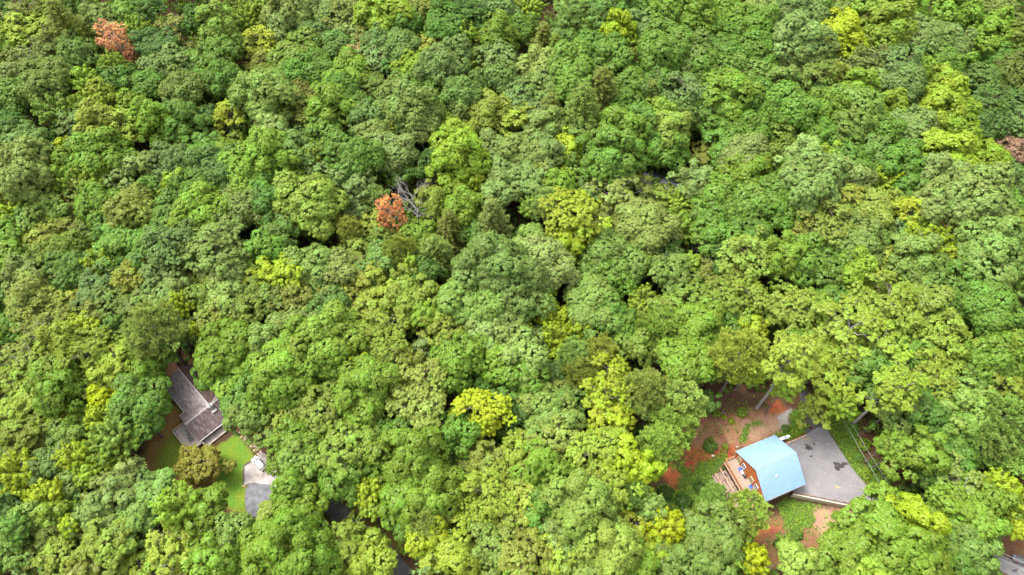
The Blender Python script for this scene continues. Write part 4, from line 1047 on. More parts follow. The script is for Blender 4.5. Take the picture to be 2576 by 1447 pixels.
# loose things in the clay yard
def rock(name, x, y, r, label, m, seed):
    rng = np.random.default_rng(seed); mb = MB(); n = 9
    prof = [(r*.75, -.15), (r, .1*r), (r*.9, .45*r), (r*.5, .7*r), (r*.1, .75*r)]
    i0 = 0
    for rr_, zz in prof: mb.v += [(rr_*(1+rng.normal(0, .12))*cos(2*pi*j/n), rr_*(1+rng.normal(0, .12))*.8*sin(2*pi*j/n), zz) for j in range(n)]
    for k in range(len(prof)-1): mb.f += [(k*n+j, k*n+(j+1) % n, (k+1)*n+(j+1) % n, (k+1)*n+j) for j in range(n)]
    mb.f.append(tuple((len(prof)-1)*n+j for j in range(n)))
    o = mb.build(name, m); o.location = (x, y, th(x, y)); return tag(o, label, 'rock')
M_ROCK = mat('pale_rock', (.33, .27, .22), .9, .2, 3)
x, y = z2(25, 950, -2); rock('boulder', x, y, .65, 'pale boulder in the green weeds left of the lower deck', M_ROCK, 1)
x, y = z2(68, 500, -.5); rock('boulder', x, y, .5, 'pale grey boulder on the orange clay left of the cabin', M_ROCK, 2)
x, y = z2(435, 392, 0)
fp = empty('stump', (x, y, th(x, y)), .4, 'hollow brown tree stump by the upper left corner of the blue roof', 'stump')
MB().lathe((0, 0, -.1), [(.75, 0), (.6, .25), (.52, .5), (.46, .5), (.4, .2)], 12).build('stump_wood', mat('stump_wood', (.12, .075, .045), .9, .3, 4), fp)
MB().lathe((.1, .05, .15), [(.3, 0), (.28, .12), (.05, .16)], 9).build('rotten_core', mat('rotten_core', (.26, .2, .15), .9, .3, 4), fp)
br = MB(); x, y = z1(170, 300)
br.tube([(-1.2, 1.0, .1), (.1, 1.2, .2), (.75, .8, .15), (.7, -.4, .2), (.2, -1.5, .1)], [.05, .07, .09, .07, .03], 6); br.tube([(.1, 1.2, .2), (.3, 1.9, .3)], [.05, .02], 5)
o = br.build('fallen_branch', M_PALEBARK); o.location = (x, y, th(x, y)); tag(o, 'bare crooked branch lying on brown leaf litter', 'branch')

# ------------------------------------------------------------------ brown roofed house
M_SHIN = mat('brown_shingle', (.042, .023, .022), .85, .3, .7, col2=(.062, .038, .036), detail=8)
def lichen(name, amt):
    m = mat(name, (.042, .027, .028), .9, .2, 1.0, col2=(.062, .043, .043), detail=8)
    n, l = m.node_tree.nodes, m.node_tree.links
    b = n['Principled BSDF']; tc = next(q for q in n if q.type == 'TEX_COORD'); rp = next(q for q in n if q.type == 'VALTORGB')
    mp = n.new('ShaderNodeMapping'); mp.inputs['Scale'].default_value = (.55, 1.6, 1.0); l.new(tc.outputs['Object'], mp.inputs[0])
    nz = n.new('ShaderNodeTexNoise'); nz.inputs['Scale'].default_value = 1.1; nz.inputs['Detail'].default_value = 9; nz.inputs['Roughness'].default_value = .72; l.new(mp.outputs[0], nz.inputs[0])
    mr = n.new('ShaderNodeMapRange'); mr.inputs['From Min'].default_value = amt-.12; mr.inputs['From Max'].default_value = amt+.16; l.new(nz.outputs['Fac'], mr.inputs['Value'])
    mx = n.new('ShaderNodeMix'); mx.data_type = 'RGBA'; mx.inputs[7].default_value = (.17, .148, .145, 1)
    l.new(mr.outputs[0], mx.inputs[0]); l.new(rp.outputs['Color'], mx.inputs[6]); l.new(mx.outputs[2], b.inputs['Base Color'])
    return m
M_LICH, M_LICH2 = lichen('lichened_shingle', .44), lichen('part_lichened_shingle', .62)
M_BWALL = boards('dark_log_wall', (.05, .028, .016), (.075, .042, .025), .22, 2, .8)
M_CAP = mat('ridge_cap', (.24, .215, .205), .7, .15, 3)
bh = empty('house', (*BH_O, 0), BH_T, 'brown shingled house with crossed gable roofs and a pale chimney', 'house')
w = MB()
w.box((8.3, 0, 1.3), (15.4, 11.2, 3.4)); w.build('main_wall', M_BWALL, bh)
i = 0
w = MB()
pent = [(11.75, -.4), (20.5, -.4), (20.5, 3.55), (16.45, 5.8), (11.75, 3.2)]
for y in (-7.25, 6.6): w.v += [(x, y, z) for x, z in pent]
w.f += [(0, 1, 2, 3, 4), (9, 8, 7, 6, 5)]+[(k, k+5, (k+1) % 5+5, (k+1) % 5) for k in range(5)]
w.build('wing_wall', M_BWALL, bh)
gw = MB(); gw.v += [(.55, -5.6, 2.9), (.55, 5.6, 2.9), (.55, 0, 5.75), (.8, -5.6, 2.9), (.8, 5.6, 2.9), (.8, 0, 5.75)]; gw.f += [(0, 2, 1), (3, 4, 5), (0, 1, 4, 3), (1, 2, 5, 4), (2, 0, 3, 5)]
gw.build('gable', M_BWALL, bh)
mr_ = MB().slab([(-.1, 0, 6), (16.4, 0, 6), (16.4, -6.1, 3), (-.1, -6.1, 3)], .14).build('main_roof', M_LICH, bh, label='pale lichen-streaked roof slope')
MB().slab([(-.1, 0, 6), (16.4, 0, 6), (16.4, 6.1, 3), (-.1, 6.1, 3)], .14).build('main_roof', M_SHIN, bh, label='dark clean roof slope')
cr_ = MB().slab([(16.45, -7.75, 5.98), (16.45, 7.2, 5.98), (11.1, 7.2, 2.98), (11.1, -7.75, 2.98)], .14).build('cross_roof', M_LICH, bh)
MB().slab([(16.45, -7.75, 5.98), (16.45, 7.2, 5.98), (21.8, 7.2, 2.98), (21.8, -7.75, 2.98)], .14).build('cross_roof', M_LICH2, bh)
MB().slab([(-.12, -.14, 6.0), (16.0, -.14, 6.0), (16.0, 0, 6.07), (-.12, 0, 6.07)], .05).slab([(-.12, .14, 6.0), (16.0, .14, 6.0), (16.0, 0, 6.07), (-.12, 0, 6.07)], .05).build('ridge_cap', M_CAP, mr_)
MB().slab([(16.31, -7.77, 5.98), (16.31, 7.22, 5.98), (16.45, 7.22, 6.05), (16.45, -7.77, 6.05)], .05).slab([(16.59, -7.77, 5.98), (16.59, 7.22, 5.98), (16.45, 7.22, 6.05), (16.45, -7.77, 6.05)], .05).build('ridge_cap', M_CAP, cr_)
gt = MB().box((5.6, -6.17, 2.9), (10.9, .1, .13)); gt.build('gutter', M_WHITE, mr_)
MB().box((21.87, -.3, 2.88), (.1, 14.8, .13)).build('gutter', M_WHITE, cr_)
MB().box((11.03, -6.9, 2.88), (.1, 1.7, .13)).build('gutter', M_WHITE, cr_)
ch = MB().box((17.0, .15, 5.6), (1.15, 1.25, 2.9)).build('chimney', mat('chimney_siding', (.25, .235, .22), .8, .15, 2), bh)
MB().box((17.0, .15, 7.1), (.62, .62, .12)).box((17.0, .15, 7.26), (.78, .78, .1)).build('chimney_cap', mat('chimney_flue', (.05, .055, .065), .5, .1, 3), ch)
MB().box((18.1, .15, 5.12), (1.0, 1.5, .3), 0, .96).build('chimney_saddle', mat('saddle_flashing', (.22, .2, .185), .7, .2, 2), ch)
for x, y in ((4.4, -2.7), (8.4, -3.9), (5.3, 3.0)):
    MB().lathe((x, y, 6-.4918*abs(y)-.06), [(.14, 0), (.08, .08), (.08, .5), (.1, .52)], 8).build('vent_pipe', M_WHITE, mr_)
# deck on the gable side
MB().box((17.2, -9.55, .8), (8.7, 4.3, .15)).build('deck', M_DECKY, bh)
rl = MB()
for a, b_ in (((12.9, -11.65), (21.5, -11.65)), ((12.9, -11.65), (12.9, -7.85)), ((21.5, -11.65), (21.5, -7.5))):
    L_ = math.hypot(b_[0]-a[0], b_[1]-a[1]); an = math.atan2(b_[1]-a[1], b_[0]-a[0]); cx, cy = (a[0]+b_[0])/2, (a[1]+b_[1])/2
    rl.box((cx, cy, 1.82), (L_+.1, .15, .06), an); rl.box((cx, cy, .98), (L_, .05, .08), an)
    for i in range(int(L_/.2)+1):
        t = i/int(L_/.2); rl.box((a[0]+(b_[0]-a[0])*t, a[1]+(b_[1]-a[1])*t, 1.4), (.1 if i % 9 == 0 else .045, .1 if i % 9 == 0 else .045, .82), an)
rl.build('railing', mat('bleached_rail', (.30, .255, .225), .8, .15, 3), bh)
for x in (13.1, 17.2, 21.4): MB().box((x, -11.5, .3), (.15, .15, 1.0)).build('post', M_BEAM, bh)
# porch along the long side
MB().box((21.9, -3.6, .55), (2.7, 7.9, .15)).build('porch_floor', M_DECKY, bh)
MB().box((21.6, -7.45, 1.3), (1.9, .16, 1.4)).box((22.5, -7.45, .7), (.2, .2, 1.6)).build('porch_wall', M_WHITE, bh)
MB().box((22.9, -.1, 1.1), (.5, .9, 1.0)).build('planter_box', mat('grey_board', (.09, .08, .078), .8, .2, 3), bh)
for y in (-7.2, -3.4, .2): MB().box((21.6, y, 1.7), (.14, .14, 2.4)).build('porch_post', M_BEAM, bh)
MB().box((20.55, -4.6, 1.75), (.08, 1.6, 1.2)).build('window', M_GLASS, bh)
MB().box((20.55, -1.6, 1.6), (.08, .95, 2.0)).build('door', M_BEAMD, bh)
def bplace(o, lx, ly, z, rz=0.0): o.location = (*brnw(lx, ly), z); o.rotation_euler = (0, 0, BH_T+rz); return o
M_GCH = mat('grey_chair', (.22, .215, .21), .8, .1, 4)
c0 = None
for lx, ly, z, rz, lb in ((14.0, -10.9, .88, .5, 'pale grey armchair in the outer corner of the weathered deck'), (14.2, -9.0, .88, .1, 'pale grey armchair against the short rail of the weathered deck'), (20.9, -3.3, .63, 2.9, 'grey armchair in the shade of the porch')):
    if c0 is None:
        r = c0 = empty('armchair', (0, 0, 0), 0, lb, 'chair', 'grey armchairs round the brown house')
        MB().box((0, 0, .35), (.75, .7, .2)).build('seat', M_GCH, r); MB().box((-.36, 0, .62), (.12, .7, .6)).build('backrest', M_GCH, r)
        for s in (1, -1): MB().box((.0, s*.4, .45), (.7, .12, .35)).build('armrest', M_GCH, r)
        for sx in (1, -1):
            for sy in (1, -1): MB().box((sx*.3, sy*.3, .12), (.08, .08, .26)).build('leg', M_BLACK, r)
    else: r = copy_thing(c0, (0, 0, 0)); r['label'] = lb
    bplace(r, lx, ly, z, rz)
g = bplace(empty('grill', (0, 0, 0), 0, 'barbecue grill with a bright steel lid on the weathered deck', 'grill'), 16.3, -9.1, .88, .0)
MB().box((0, 0, .45), (1.2, .55, .75)).build('cart', M_BLACK, g)
MB().box((0, 0, .95), (.85, .56, .3), 0, .8).build('lid', M_STEEL, g)
for s in (-1, 1): MB().box((s*.72, 0, .8), (.32, .5, .04)).build('side_shelf', M_STEEL, g)
t = bplace(empty('patio_table', (0, 0, 0), 0, 'dark patio table beside the steel grill on the weathered deck', 'table'), 18.4, -9.3, .88, .1)
MB().box((0, 0, .72), (1.5, 1.0, .05)).build('tabletop', mat('dark_slats', (.055, .05, .047), .7, .2, 5), t)
for sx in (1, -1):
    for sy in (1, -1): MB().box((sx*.65, sy*.4, .35), (.06, .06, .7)).build('leg', M_BLACK, t)

# edging of the parking pad
a, b_, c_ = z6(262, 605), z6(256, 872), z6(352, 548)
te = empty('timber_edging', (a[0], a[1], 0), 0, 'dark timber edging between the lawn and the pale parking pad', 'edging')
for p_, q_ in ((a, b_), (a, c_)):
    L_ = math.hypot(q_[0]-p_[0], q_[1]-p_[1]); MB().box(((p_[0]+q_[0])/2-a[0], (p_[1]+q_[1])/2-a[1], .1), (L_, .26, .36), math.atan2(q_[1]-p_[1], q_[0]-p_[0])).build('timber', mat('dark_timber', (.05, .035, .026), .85, .2, 3), te)
x, y = z6(262, 892); rock('boulder', x, y, .42, 'orange-brown stone at the lower end of the dark timber edging', mat('tan_rock', (.26, .15, .09), .9, .2, 3), 5)

# ------------------------------------------------------------------ grey roofed house almost hidden by trees
hx, hy = ray_to(1674, 452, 6)[:2]
gh = empty('house', (hx, hy, th(hx, hy)), radians(-28), 'grey roofed house almost completely hidden under trees', 'house')
MB().box((0, 0, 2.0), (15, 10, 4.6)).build('wall', mat('grey_siding', (.11, .11, .12), .8, .1, 3), gh)
M_GROOF = mat('grey_shingle', (.085, .085, .105), .85, .2, 1.0, col2=(.115, .115, .14))
r = MB(); r.slab([(-8, 0, 8), (8, 0, 8), (8, 5.8, 4.1), (-8, 5.8, 4.1)], .15); r.slab([(-8, 0, 8), (8, 0, 8), (8, -5.8, 4.1), (-8, -5.8, 4.1)], .15); r = r.build('roof', M_GROOF, gh)
MB().box((0, 0, 8.03), (16, .25, .08)).build('ridge_cap', M_GREYM, r)
gg = MB()
for x in (-7.4, 7.4):
    i = len(gg.v); gg.v += [(x-.1, -5, 4.2), (x-.1, 5, 4.2), (x-.1, 0, 7.6), (x+.1, -5, 4.2), (x+.1, 5, 4.2), (x+.1, 0, 7.6)]
    gg.f += [(i, i+2, i+1), (i+3, i+4, i+5), (i, i+1, i+4, i+3), (i+1, i+2, i+5, i+4), (i+2, i, i+3, i+5)]
gg.build('gable', mat('grey_gable', (.11, .11, .12), .8, .1, 3), gh)

# ------------------------------------------------------------------ single trees with a look of their own
def lone_tree(name, cm, tm, px, py, r, zc0, R0, col, label, cat, szf=1.0, rot=0.7):
    R_ = r*ray_to(px, py, 10)[2]/FPX; s = R_/R0; sz = s*szf
    x, y, z, _ = ground_at(px, py, zc0*sz)
    root = empty(name, (x, y, z), rot, label, cat); root.scale = (s, s, sz)
    c = bpy.data.objects.new('crown', cm); COL.objects.link(c); c.parent = root; c.color = (*col, 1)
    b = bpy.data.objects.new('trunk', tm); COL.objects.link(b); b.parent = root
    return root
# half-bare dying trees: few leaves, all limbs showing
def dying(seed, R, H, c):
    rng = np.random.default_rng(seed); zc = H-c
    nl = 30; D = sphere_dirs(nl, rng, -.75)
    LC = D*np.array([R, R*.85, c])*(.45+.5*rng.random((nl, 1))); LC[:, 2] += zc
    cc, out, ct = [], [], []
    for q, d in zip(LC, D):
        n = 10; e = unit(rng.normal(size=(n, 3))+.4*d)
        cc.append(q+e*(.5+.8*rng.random((n, 1)))); out.append(unit(e+np.array([0, 0, .6]))); ct.append(.5+rng.normal(0, .25)+rng.normal(0, .12, n))
    cc, out, ct = map(np.concatenate, (cc, out, ct))
    V = leaf_quads(cc, np.full(len(cc), .42), out, ct, 16, .40, rng, up=.4, aspect=.6)
    t = trunk_mb(H, .28, LC, H*.4, rng, 2)
    tm = t.mesh('trunk'); tm.materials.append(M_DEAD)
    return make_mesh('dying_crown', [V]), tm, zc
cm, tm, zc = dying(31, 5.0, 19, 6.4)
RUST = (.30, .118, .038)
lone_tree('dying_tree', cm, tm, 981, 541, 42, zc, 5.0, RUST, 'rust-orange dying tree in mid forest beside a bleached bare snag', 'tree', 1.3)
cm, tm, zc = dying(32, 5.4, 20, 5.2)
lone_tree('dying_tree', cm, tm, 284, 93, 42, zc, 5.4, (.34, .155, .065), 'pale orange dying tree near the top left corner', 'tree', 1.0, 2.0)
cm, tm, zc = dying(33, 2.6, 15, 3.0)
lone_tree('dying_tree', cm, tm, 331, 137, 16, zc, 2.6, (.31, .14, .06), 'small orange dying tree at the lower right of the pale orange tree', 'tree')
cm, t, zc = hickory(91, 5.8, 10.5)
tm = t.mesh('trunk'); tm.materials.append(M_BARK)
lone_tree('ochre_tree', cm, tm, 510, 1166, 56, zc, 5.8, (.112, .108, .014), 'round ochre tree alone on the lawn in front of the brown house', 'tree')

for sd, px, py, H_, R_, r0, lean, fork, nb, lb in (
    (1, 1046, 486, 20, 5.0, .42, (-.50, .12), .6, 8, 'tall leaning dead tree with a broken bare top above the rust tree'),
    (2, 1056, 560, 16, 10.5, .42, (-.06, .05), .3, 15, 'bleached white snag with tangled branches right of the rust tree'),
    (3, 668, 604, 14, 4.2, .22, (-.1, 0), .45, 11, 'small bleached snag among grey-green trees left of the rust tree'),
    (4, 1752, 652, 13, 4.4, .2, (-.12, 0), .4, 8, 'bare brown-grey dead tree in a gap right of centre'),
    (5, 1192, 1150, 13, 4.6, .2, (-.35, .1), .45, 9, 'bare grey snag drooping below the round yellow-green tree'),
    (6, 2345, 1262, 19, 3.6, .22, (0, 0), .5, 9, 'pale dead branches standing up between trees right of the driveway'),
    (7, 1893, 1444, 15, 3.0, .22, (-.05, 0), .45, 8, 'whitish dead top inside the yellow tree at the bottom edge'),
    (8, 1806, 1268, 9, 3.2, .14, (-.2, .05), .4, 8, 'pale dead twigs at the left end of the tree over the deck')):
    m_ = snag(sd, H_, R_, r0, lean, fork, nb)
    x, y, z, _ = ground_at(px, py, 0 if sd in (1, ) else 2)
    o = m_.build('snag', M_DEAD); o.location = (x, y, z); tag(o, lb, 'dead tree', 'bare dead trees in the forest')

# ------------------------------------------------------------------ shrubs and small garden plants
def shrub_proto(seed, R):
    rng = np.random.default_rng(seed); n = int(26*R*R+8)
    D = sphere_dirs(n, rng, -.15); p = D*np.array([R, R, R*.75])*(.6+.4*rng.random((n, 1)))+np.array([0, 0, R*.35])
    V = leaf_quads(p, np.full(n, .3), D, .5+rng.normal(0, .16, n), 16, .2, rng)
    m_ = MB()
    for q in p[::4]: m_.tube([(0, 0, -.15), tuple(q*.5), tuple(q)], [.04, .025, .01], 4, False)
    tm = m_.mesh('stems'); tm.materials.append(M_BARK)
    return make_mesh('shrub_leaves', [V]), tm
SHRUB = [shrub_proto(s, r) for s, r in ((1, 1.0), (2, 1.0), (3, 1.0))]
def shrub(px, py, r, col, label, k, name='shrub', group=None, z=None):
    x, y, zz, dep = ground_at(px, py, .4*r*.1)
    s = r*dep/FPX
    root = empty(name, (x, y, zz if z is None else z), k*1.3, label, name.replace('_', ' '), group); root.scale = (s, s, s*.9)
    for me, nm in zip(SHRUB[k % 3], ('foliage', 'stems')):
        o = bpy.data.objects.new(nm, me); COL.objects.link(o); o.parent = root
        if nm == 'foliage': o.color = (*col, 1)
P_ = PAL
for i, (px, py, r, c, lb) in enumerate((
    (642, 1098, 13, (.13, .062, .016), 'russet shrub in the bed along the porch of the brown house'),
    (650, 1083, 7, P_['g'], 'small green shrub behind the russet one by the porch'),
    (628, 1105, 7, P_['d'], 'small dark green shrub at the ochre tree end of the porch bed'),
    (1786, 1122, 17, P_['g'], 'round green shrub alone on the clay left of the cabin'),
    (1827, 1122, 9, P_['l'], 'small bright shrub at the upper left corner of the blue roof'),
    (1866, 1038, 13, P_['l'], 'bright shrub at the foot of the big pale leaning trunk'),
    (1840, 1060, 8, P_['y'], 'yellowish sapling on leaf litter left of the big pale trunk'),
    (1822, 1050, 7, P_['y'], 'small yellowish sapling on leaf litter nearest the pines'),
    (1803, 1040, 9, P_['l'], 'lime sapling between the pines and the leaf litter'),
    (2000, 1088, 12, P_['l'], 'lush lime shrub between the gravel patch and the dark bin'),
    (1983, 1100, 9, P_['l'], 'lime shrub just above the white propane tank'),
    (1975, 1078, 10, P_['g'], 'green shrub at the lower tip of the gravel patch'),
    (2013, 1060, 12, P_['l'], 'bright shrub beside the dark lane at the top of the weedy strip'),
    (2148, 1075, 14, P_['gl'[0]], 'green shrub at the top of the slope right of the driveway'),
    (2172, 1118, 17, P_['l'], 'bright lime shrub on the slope right of the driveway'),
    (2160, 1150, 13, P_['g'], 'green shrub under the overhead cables beside the driveway'),
    (2200, 1172, 18, P_['g'], 'large green shrub halfway down the slope right of the driveway'),
    (2180, 1195, 13, P_['l'], 'lime shrub at the driveway edge beside the big oil stain'),
    (2226, 1205, 16, P_['g'], 'green shrub at the lower end of the slope right of the driveway'),
    (2150, 1045, 15, P_['l'], 'bright lime shrub right of the dark lane under tall trees'),
    (1760, 1225, 16, P_['d'], 'dark green shrub in the weeds left of the lower deck'),
    (1720, 1262, 20, P_['d'], 'broad dark green shrub below the bare clay at the left of the yard'),
    (1675, 1240, 18, P_['d'], 'dark green shrub at the forest edge left of the yard'),
    (1960, 1370, 13, P_['d'], 'dark green shrub on the red clay below the cabin'),
    (2005, 1345, 14, P_['g'], 'green shrub in the lower yard below the retaining wall'))):
    shrub(px, py, r, c, lb, i)
for i, (u, v) in enumerate(((205, 168), (246, 212), (290, 258), (328, 308), (374, 354), (424, 404), (322, 152), (406, 250), (350, 200))):
    px, py = (660+u/4.823)*.858667, (1240+v/4.823)*.858667
    shrub(px, py, 3.6, P_['w'], ('straw-green clump on the lawn side of the stone path, %s' % ('nearest the porch', 'second from the porch', 'third from the porch', 'third from the car', 'second from the car', 'nearest the car')[i]) if i < 6 else
          ('straw-green clump on the tree side of the stone path, %s' % ('nearest the porch', 'nearest the car', 'middle one')[i-6]), i, 'border_plant', 'plants edging the stone path')

# ------------------------------------------------------------------ vehicles
def loft(secs, n=14):
    """closed body from cross sections (x, half width, z low, z high, roundness)"""
    mb = MB()
    for x, hw, zl_, zh, e in secs:
        for j in range(n):
            a = 2*pi*j/n; cx, sz_ = cos(a), sin(a)
            mb.v.append((x, hw*math.copysign(abs(cx)**e, cx), (zl_+zh)/2+(zh-zl_)/2*math.copysign(abs(sz_)**e, sz_)))
    for k in range(len(secs)-1):
        mb.f += [(k*n+j, k*n+(j+1) % n, (k+1)*n+(j+1) % n, (k+1)*n+j) for j in range(n)]
    mb.f += [tuple(range(n-1, -1, -1)), tuple((len(secs)-1)*n+j for j in range(n))]
    return mb
def wheel(p, x, y, r=.36):
    m = MB(); i0 = 0
    for s, rr in ((-.12, r*.9), (-.09, r), (.09, r), (.12, r*.9)):
        m.v += [(x+rr*cos(2*pi*j/16), y+s, r+rr*sin(2*pi*j/16)) for j in range(16)]
    for k in range(3): m.f += [(k*16+j, k*16+(j+1) % 16, (k+1)*16+(j+1) % 16, (k+1)*16+j) for j in range(16)]
    m.f += [tuple(range(15, -1, -1)), tuple(48+j for j in range(16))]
    w_ = m.build('wheel', M_BLACK, p)
    h = MB(); yy = y+math.copysign(.13, y); h.v = [(x+r*.6*cos(2*pi*j/12), yy, r+r*.6*sin(2*pi*j/12)) for j in range(12)]; h.f = [tuple(range(12))]
    h.build('rim', M_STEEL, w_)
M_CARW = mat('white_car_paint', (.46, .46, .47), .25, .02, 3, spec=.6)
M_CARG = mat('car_glass', (.02, .022, .026), .06, .1, 3, spec=.7)
M_RED = mat('red_lens', (.45, .012, .02), .25, .05, 4)
M_LAMP = mat('clear_lens', (.5, .5, .52), .15, .05, 4)
fx, fy = z6(472, 567, .8)
car = empty('car', (fx, fy, .07), radians(139), 'white suv parked on the pale concrete pad beside the lawn', 'car')
loft([(-2.42, .72, .42, .98, .5), (-2.36, .86, .30, 1.08, .45), (-1.6, .94, .24, 1.12, .42), (0, .95, .22, 1.10, .42), (1.0, .95, .22, 1.06, .42), (1.7, .93, .24, 1.0, .42), (2.2, .85, .30, .9, .45), (2.42, .66, .40, .74, .5)], 18).build('body', M_CARW, car, 0, True)
loft([(-2.15, .70, .95, 1.45, .35), (-1.75, .72, .95, 1.70, .32), (-.6, .74, .95, 1.77, .3), (.35, .72, .95, 1.70, .32), (.6, .70, .95, 1.60, .35)], 18).build('roof', M_CARW, car, 0, True)
def pane(name, q, m, t=.02): return MB().slab(q, t).build(name, m, car)
pane('windshield', [(.48, -.68, 1.68), (.48, .68, 1.68), (1.28, .80, 1.08), (1.28, -.80, 1.08)], M_CARG)
pane('rear_window', [(-1.72, -.60, 1.74), (-1.72, .60, 1.74), (-2.28, .68, 1.22), (-2.28, -.68, 1.22)], M_CARG)
pane('sunroof', [(-.25, -.42, 1.80), (-.25, .42, 1.80), (.32, .42, 1.765), (.32, -.42, 1.765)], M_CARG)
for s in (1, -1):
    pane('side_window', [(-1.95, s*.745, 1.58), (.5, s*.755, 1.58), (.95, s*.90, 1.1), (-2.1, s*.90, 1.1)], M_CARG)
    MB().tube([(-1.75, s*.62, 1.80), (-.6, s*.64, 1.87), (.3, s*.62, 1.80)], .03, 5).build('roof_rail', M_STEEL, car)
    MB().box((.85, s*1.0, 1.12), (.18, .2, .13), 0, .8).build('mirror', M_CARW, car)
    MB().box((2.26, s*.62, .78), (.22, .3, .14), 0, .9).build('headlight', M_LAMP, car)
    MB().box((-2.36, s*.70, .98), (.14, .24, .3), 0, .9).build('tail_light', M_RED, car)
    for x in (1.45, -1.42): wheel(car, x, s*.86)
MB().box((-2.44, 0, .5), (.12, 1.5, .22)).build('bumper', M_GREYM, car)

tx, ty = 128.15, 37.3
tr_a = radians(-22.8)
rx, ry = ztr(702, 320, .95); 
truck = empty('pickup_truck', (rx+3.55*cos(tr_a), ry+3.55*sin(tr_a), th(rx, ry)+.05), tr_a, 'dark grey pickup truck with its tailgate down at the bottom right corner', 'truck')
M_TRK = mat('dark_truck_paint', (.032, .034, .040), .3, .05, 3, spec=.6)
M_BED = mat('bed_liner', (.05, .052, .058), .7, .15, 4)
b_ = MB()
b_.box((-1.55, .93, .88), (2.1, .16, .62)); b_.box((-1.55, -.93, .88), (2.1, .16, .62)); b_.box((-.5, 0, .88), (.12, 1.7, .62)); b_.box((-1.55, 0, .6), (2.1, 1.7, .12))
b_.build('cargo_bed', M_BED, truck)
MB().box((-2.98, 0, .84), (.78, 1.72, .09)).build('tailgate', mat('tailgate_paint', (.06, .064, .072), .4, .08, 3), truck)
loft([(-.42, .94, .35, 1.2, .4), (.3, .97, .3, 1.22, .38), (1.4, .97, .3, 1.2, .38), (1.6, .96, .3, 1.15, .4), (2.6, .92, .32, 1.08, .42), (2.95, .8, .4, .95, .5)], 16).build('body', M_TRK, truck, 0, True)
loft([(-.35, .74, 1.1, 1.72, .35), (.0, .77, 1.1, 1.83, .32), (.9, .77, 1.1, 1.82, .32), (1.1, .74, 1.1, 1.74, .35)], 16).build('cab_roof', M_TRK, truck, 0, True)
MB().slab([(1.02, -.7, 1.74), (1.02, .7, 1.74), (1.65, .82, 1.2), (1.65, -.82, 1.2)], .02).build('windshield', M_CARG, truck)
MB().slab([(-.30, -.66, 1.74), (-.30, .66, 1.74), (-.46, .72, 1.26), (-.46, -.72, 1.26)], .02).build('rear_window', M_CARG, truck)
for s in (1, -1):
    MB().slab([(-.2, s*.78, 1.7), (1.0, s*.78, 1.7), (1.4, s*.95, 1.22), (-.3, s*.95, 1.22)], .02).build('side_window', M_CARG, truck)
    MB().box((-2.52, s*.93, .95), (.2, .19, .42), 0, .9).build('tail_light', M_RED, truck)
    MB().box((2.86, s*.62, .82), (.2, .35, .18)).build('headlight', M_LAMP, truck)
    for x in (1.9, -1.6): wheel(truck, x, s*.87, .4)
bk = empty('bucket', (rx+3.55*cos(tr_a)-2.98*cos(tr_a)-.55*sin(tr_a), ry+3.55*sin(tr_a)-2.98*sin(tr_a)+.55*cos(tr_a), th(rx, ry)+.94), 0, 'black round bucket with something white in it on the lowered tailgate', 'bucket')
MB().lathe((0, 0, 0), [(.14, 0), (.18, .3), (.15, .3), (.13, .1)], 12).build('pail', M_BLACK, bk)
MB().lathe((0, 0, .1), [(.10, 0), (.11, .16), (.03, .2)], 10).build('white_filling', M_WHITE, bk)

# ------------------------------------------------------------------ the person on the street
def skin(name, V, E, R, m, parent=None, sub=2, root=0):
    me = bpy.data.meshes.new(name); me.from_pydata(V, E, []); me.update()
    o = bpy.data.objects.new(name, me); COL.objects.link(o); o.parent = parent
    sk = o.modifiers.new('skin', 'SKIN'); sk.use_smooth_shade = True
    for v, r in zip(me.skin_vertices[0].data, R): v.radius = (r, r) if not hasattr(r, '__len__') else r
    me.skin_vertices[0].data[root].use_root = True
    sb = o.modifiers.new('sub', 'SUBSURF'); sb.levels = sub; sb.render_levels = sub
    me.materials.append(m); return o
M_SKIN = mat('skin', (.27, .145, .10), .55, .06, 4)
M_JEANS = mat('blue_denim', (.018, .055, .16), .85, .15, 8)
M_SHIRT = mat('navy_cloth', (.010, .011, .032), .85, .12, 8)
M_HAIR = mat('dark_hair', (.018, .012, .01), .6, .2, 9)
px_, py_ = ztr(745, 690, .3)
# x forward, y left; standing, bent a little forward with both arms reaching out
body_V = [(0, 0, .94), (.03, 0, 1.12), (.08, 0, 1.32), (.12, 0, 1.44), (.15, 0, 1.52), (.17, 0, 1.60), (.18, 0, 1.70),
          (-.01, .10, .88), (.03, .11, .50), (-.02, .12, .09), (.12, .13, .04),
          (-.01, -.10, .88), (-.04, -.11, .50), (-.12, -.12, .09), (.02, -.13, .04),
          (.10, .20, 1.40), (.20, .27, 1.15), (.44, .20, 1.08), (.52, .17, 1.08),
          (.10, -.20, 1.40), (.22, -.27, 1.16), (.46, -.20, 1.10), (.54, -.17, 1.10)]
body_E = [(0, 1), (1, 2), (2, 3), (3, 4), (4, 5), (5, 6), (0, 7), (7, 8), (8, 9), (9, 10), (0, 11), (11, 12), (12, 13), (13, 14),
          (3, 15), (15, 16), (16, 17), (17, 18), (3, 19), (19, 20), (20, 21), (21, 22)]
body_R = [(.14, .11), (.13, .10), (.155, .115), (.10, .09), .055, .085, .088, .088, .062, .045, .04, .088, .062, .045, .04, .055, .042, .034, .03, .055, .042, .034, .03]
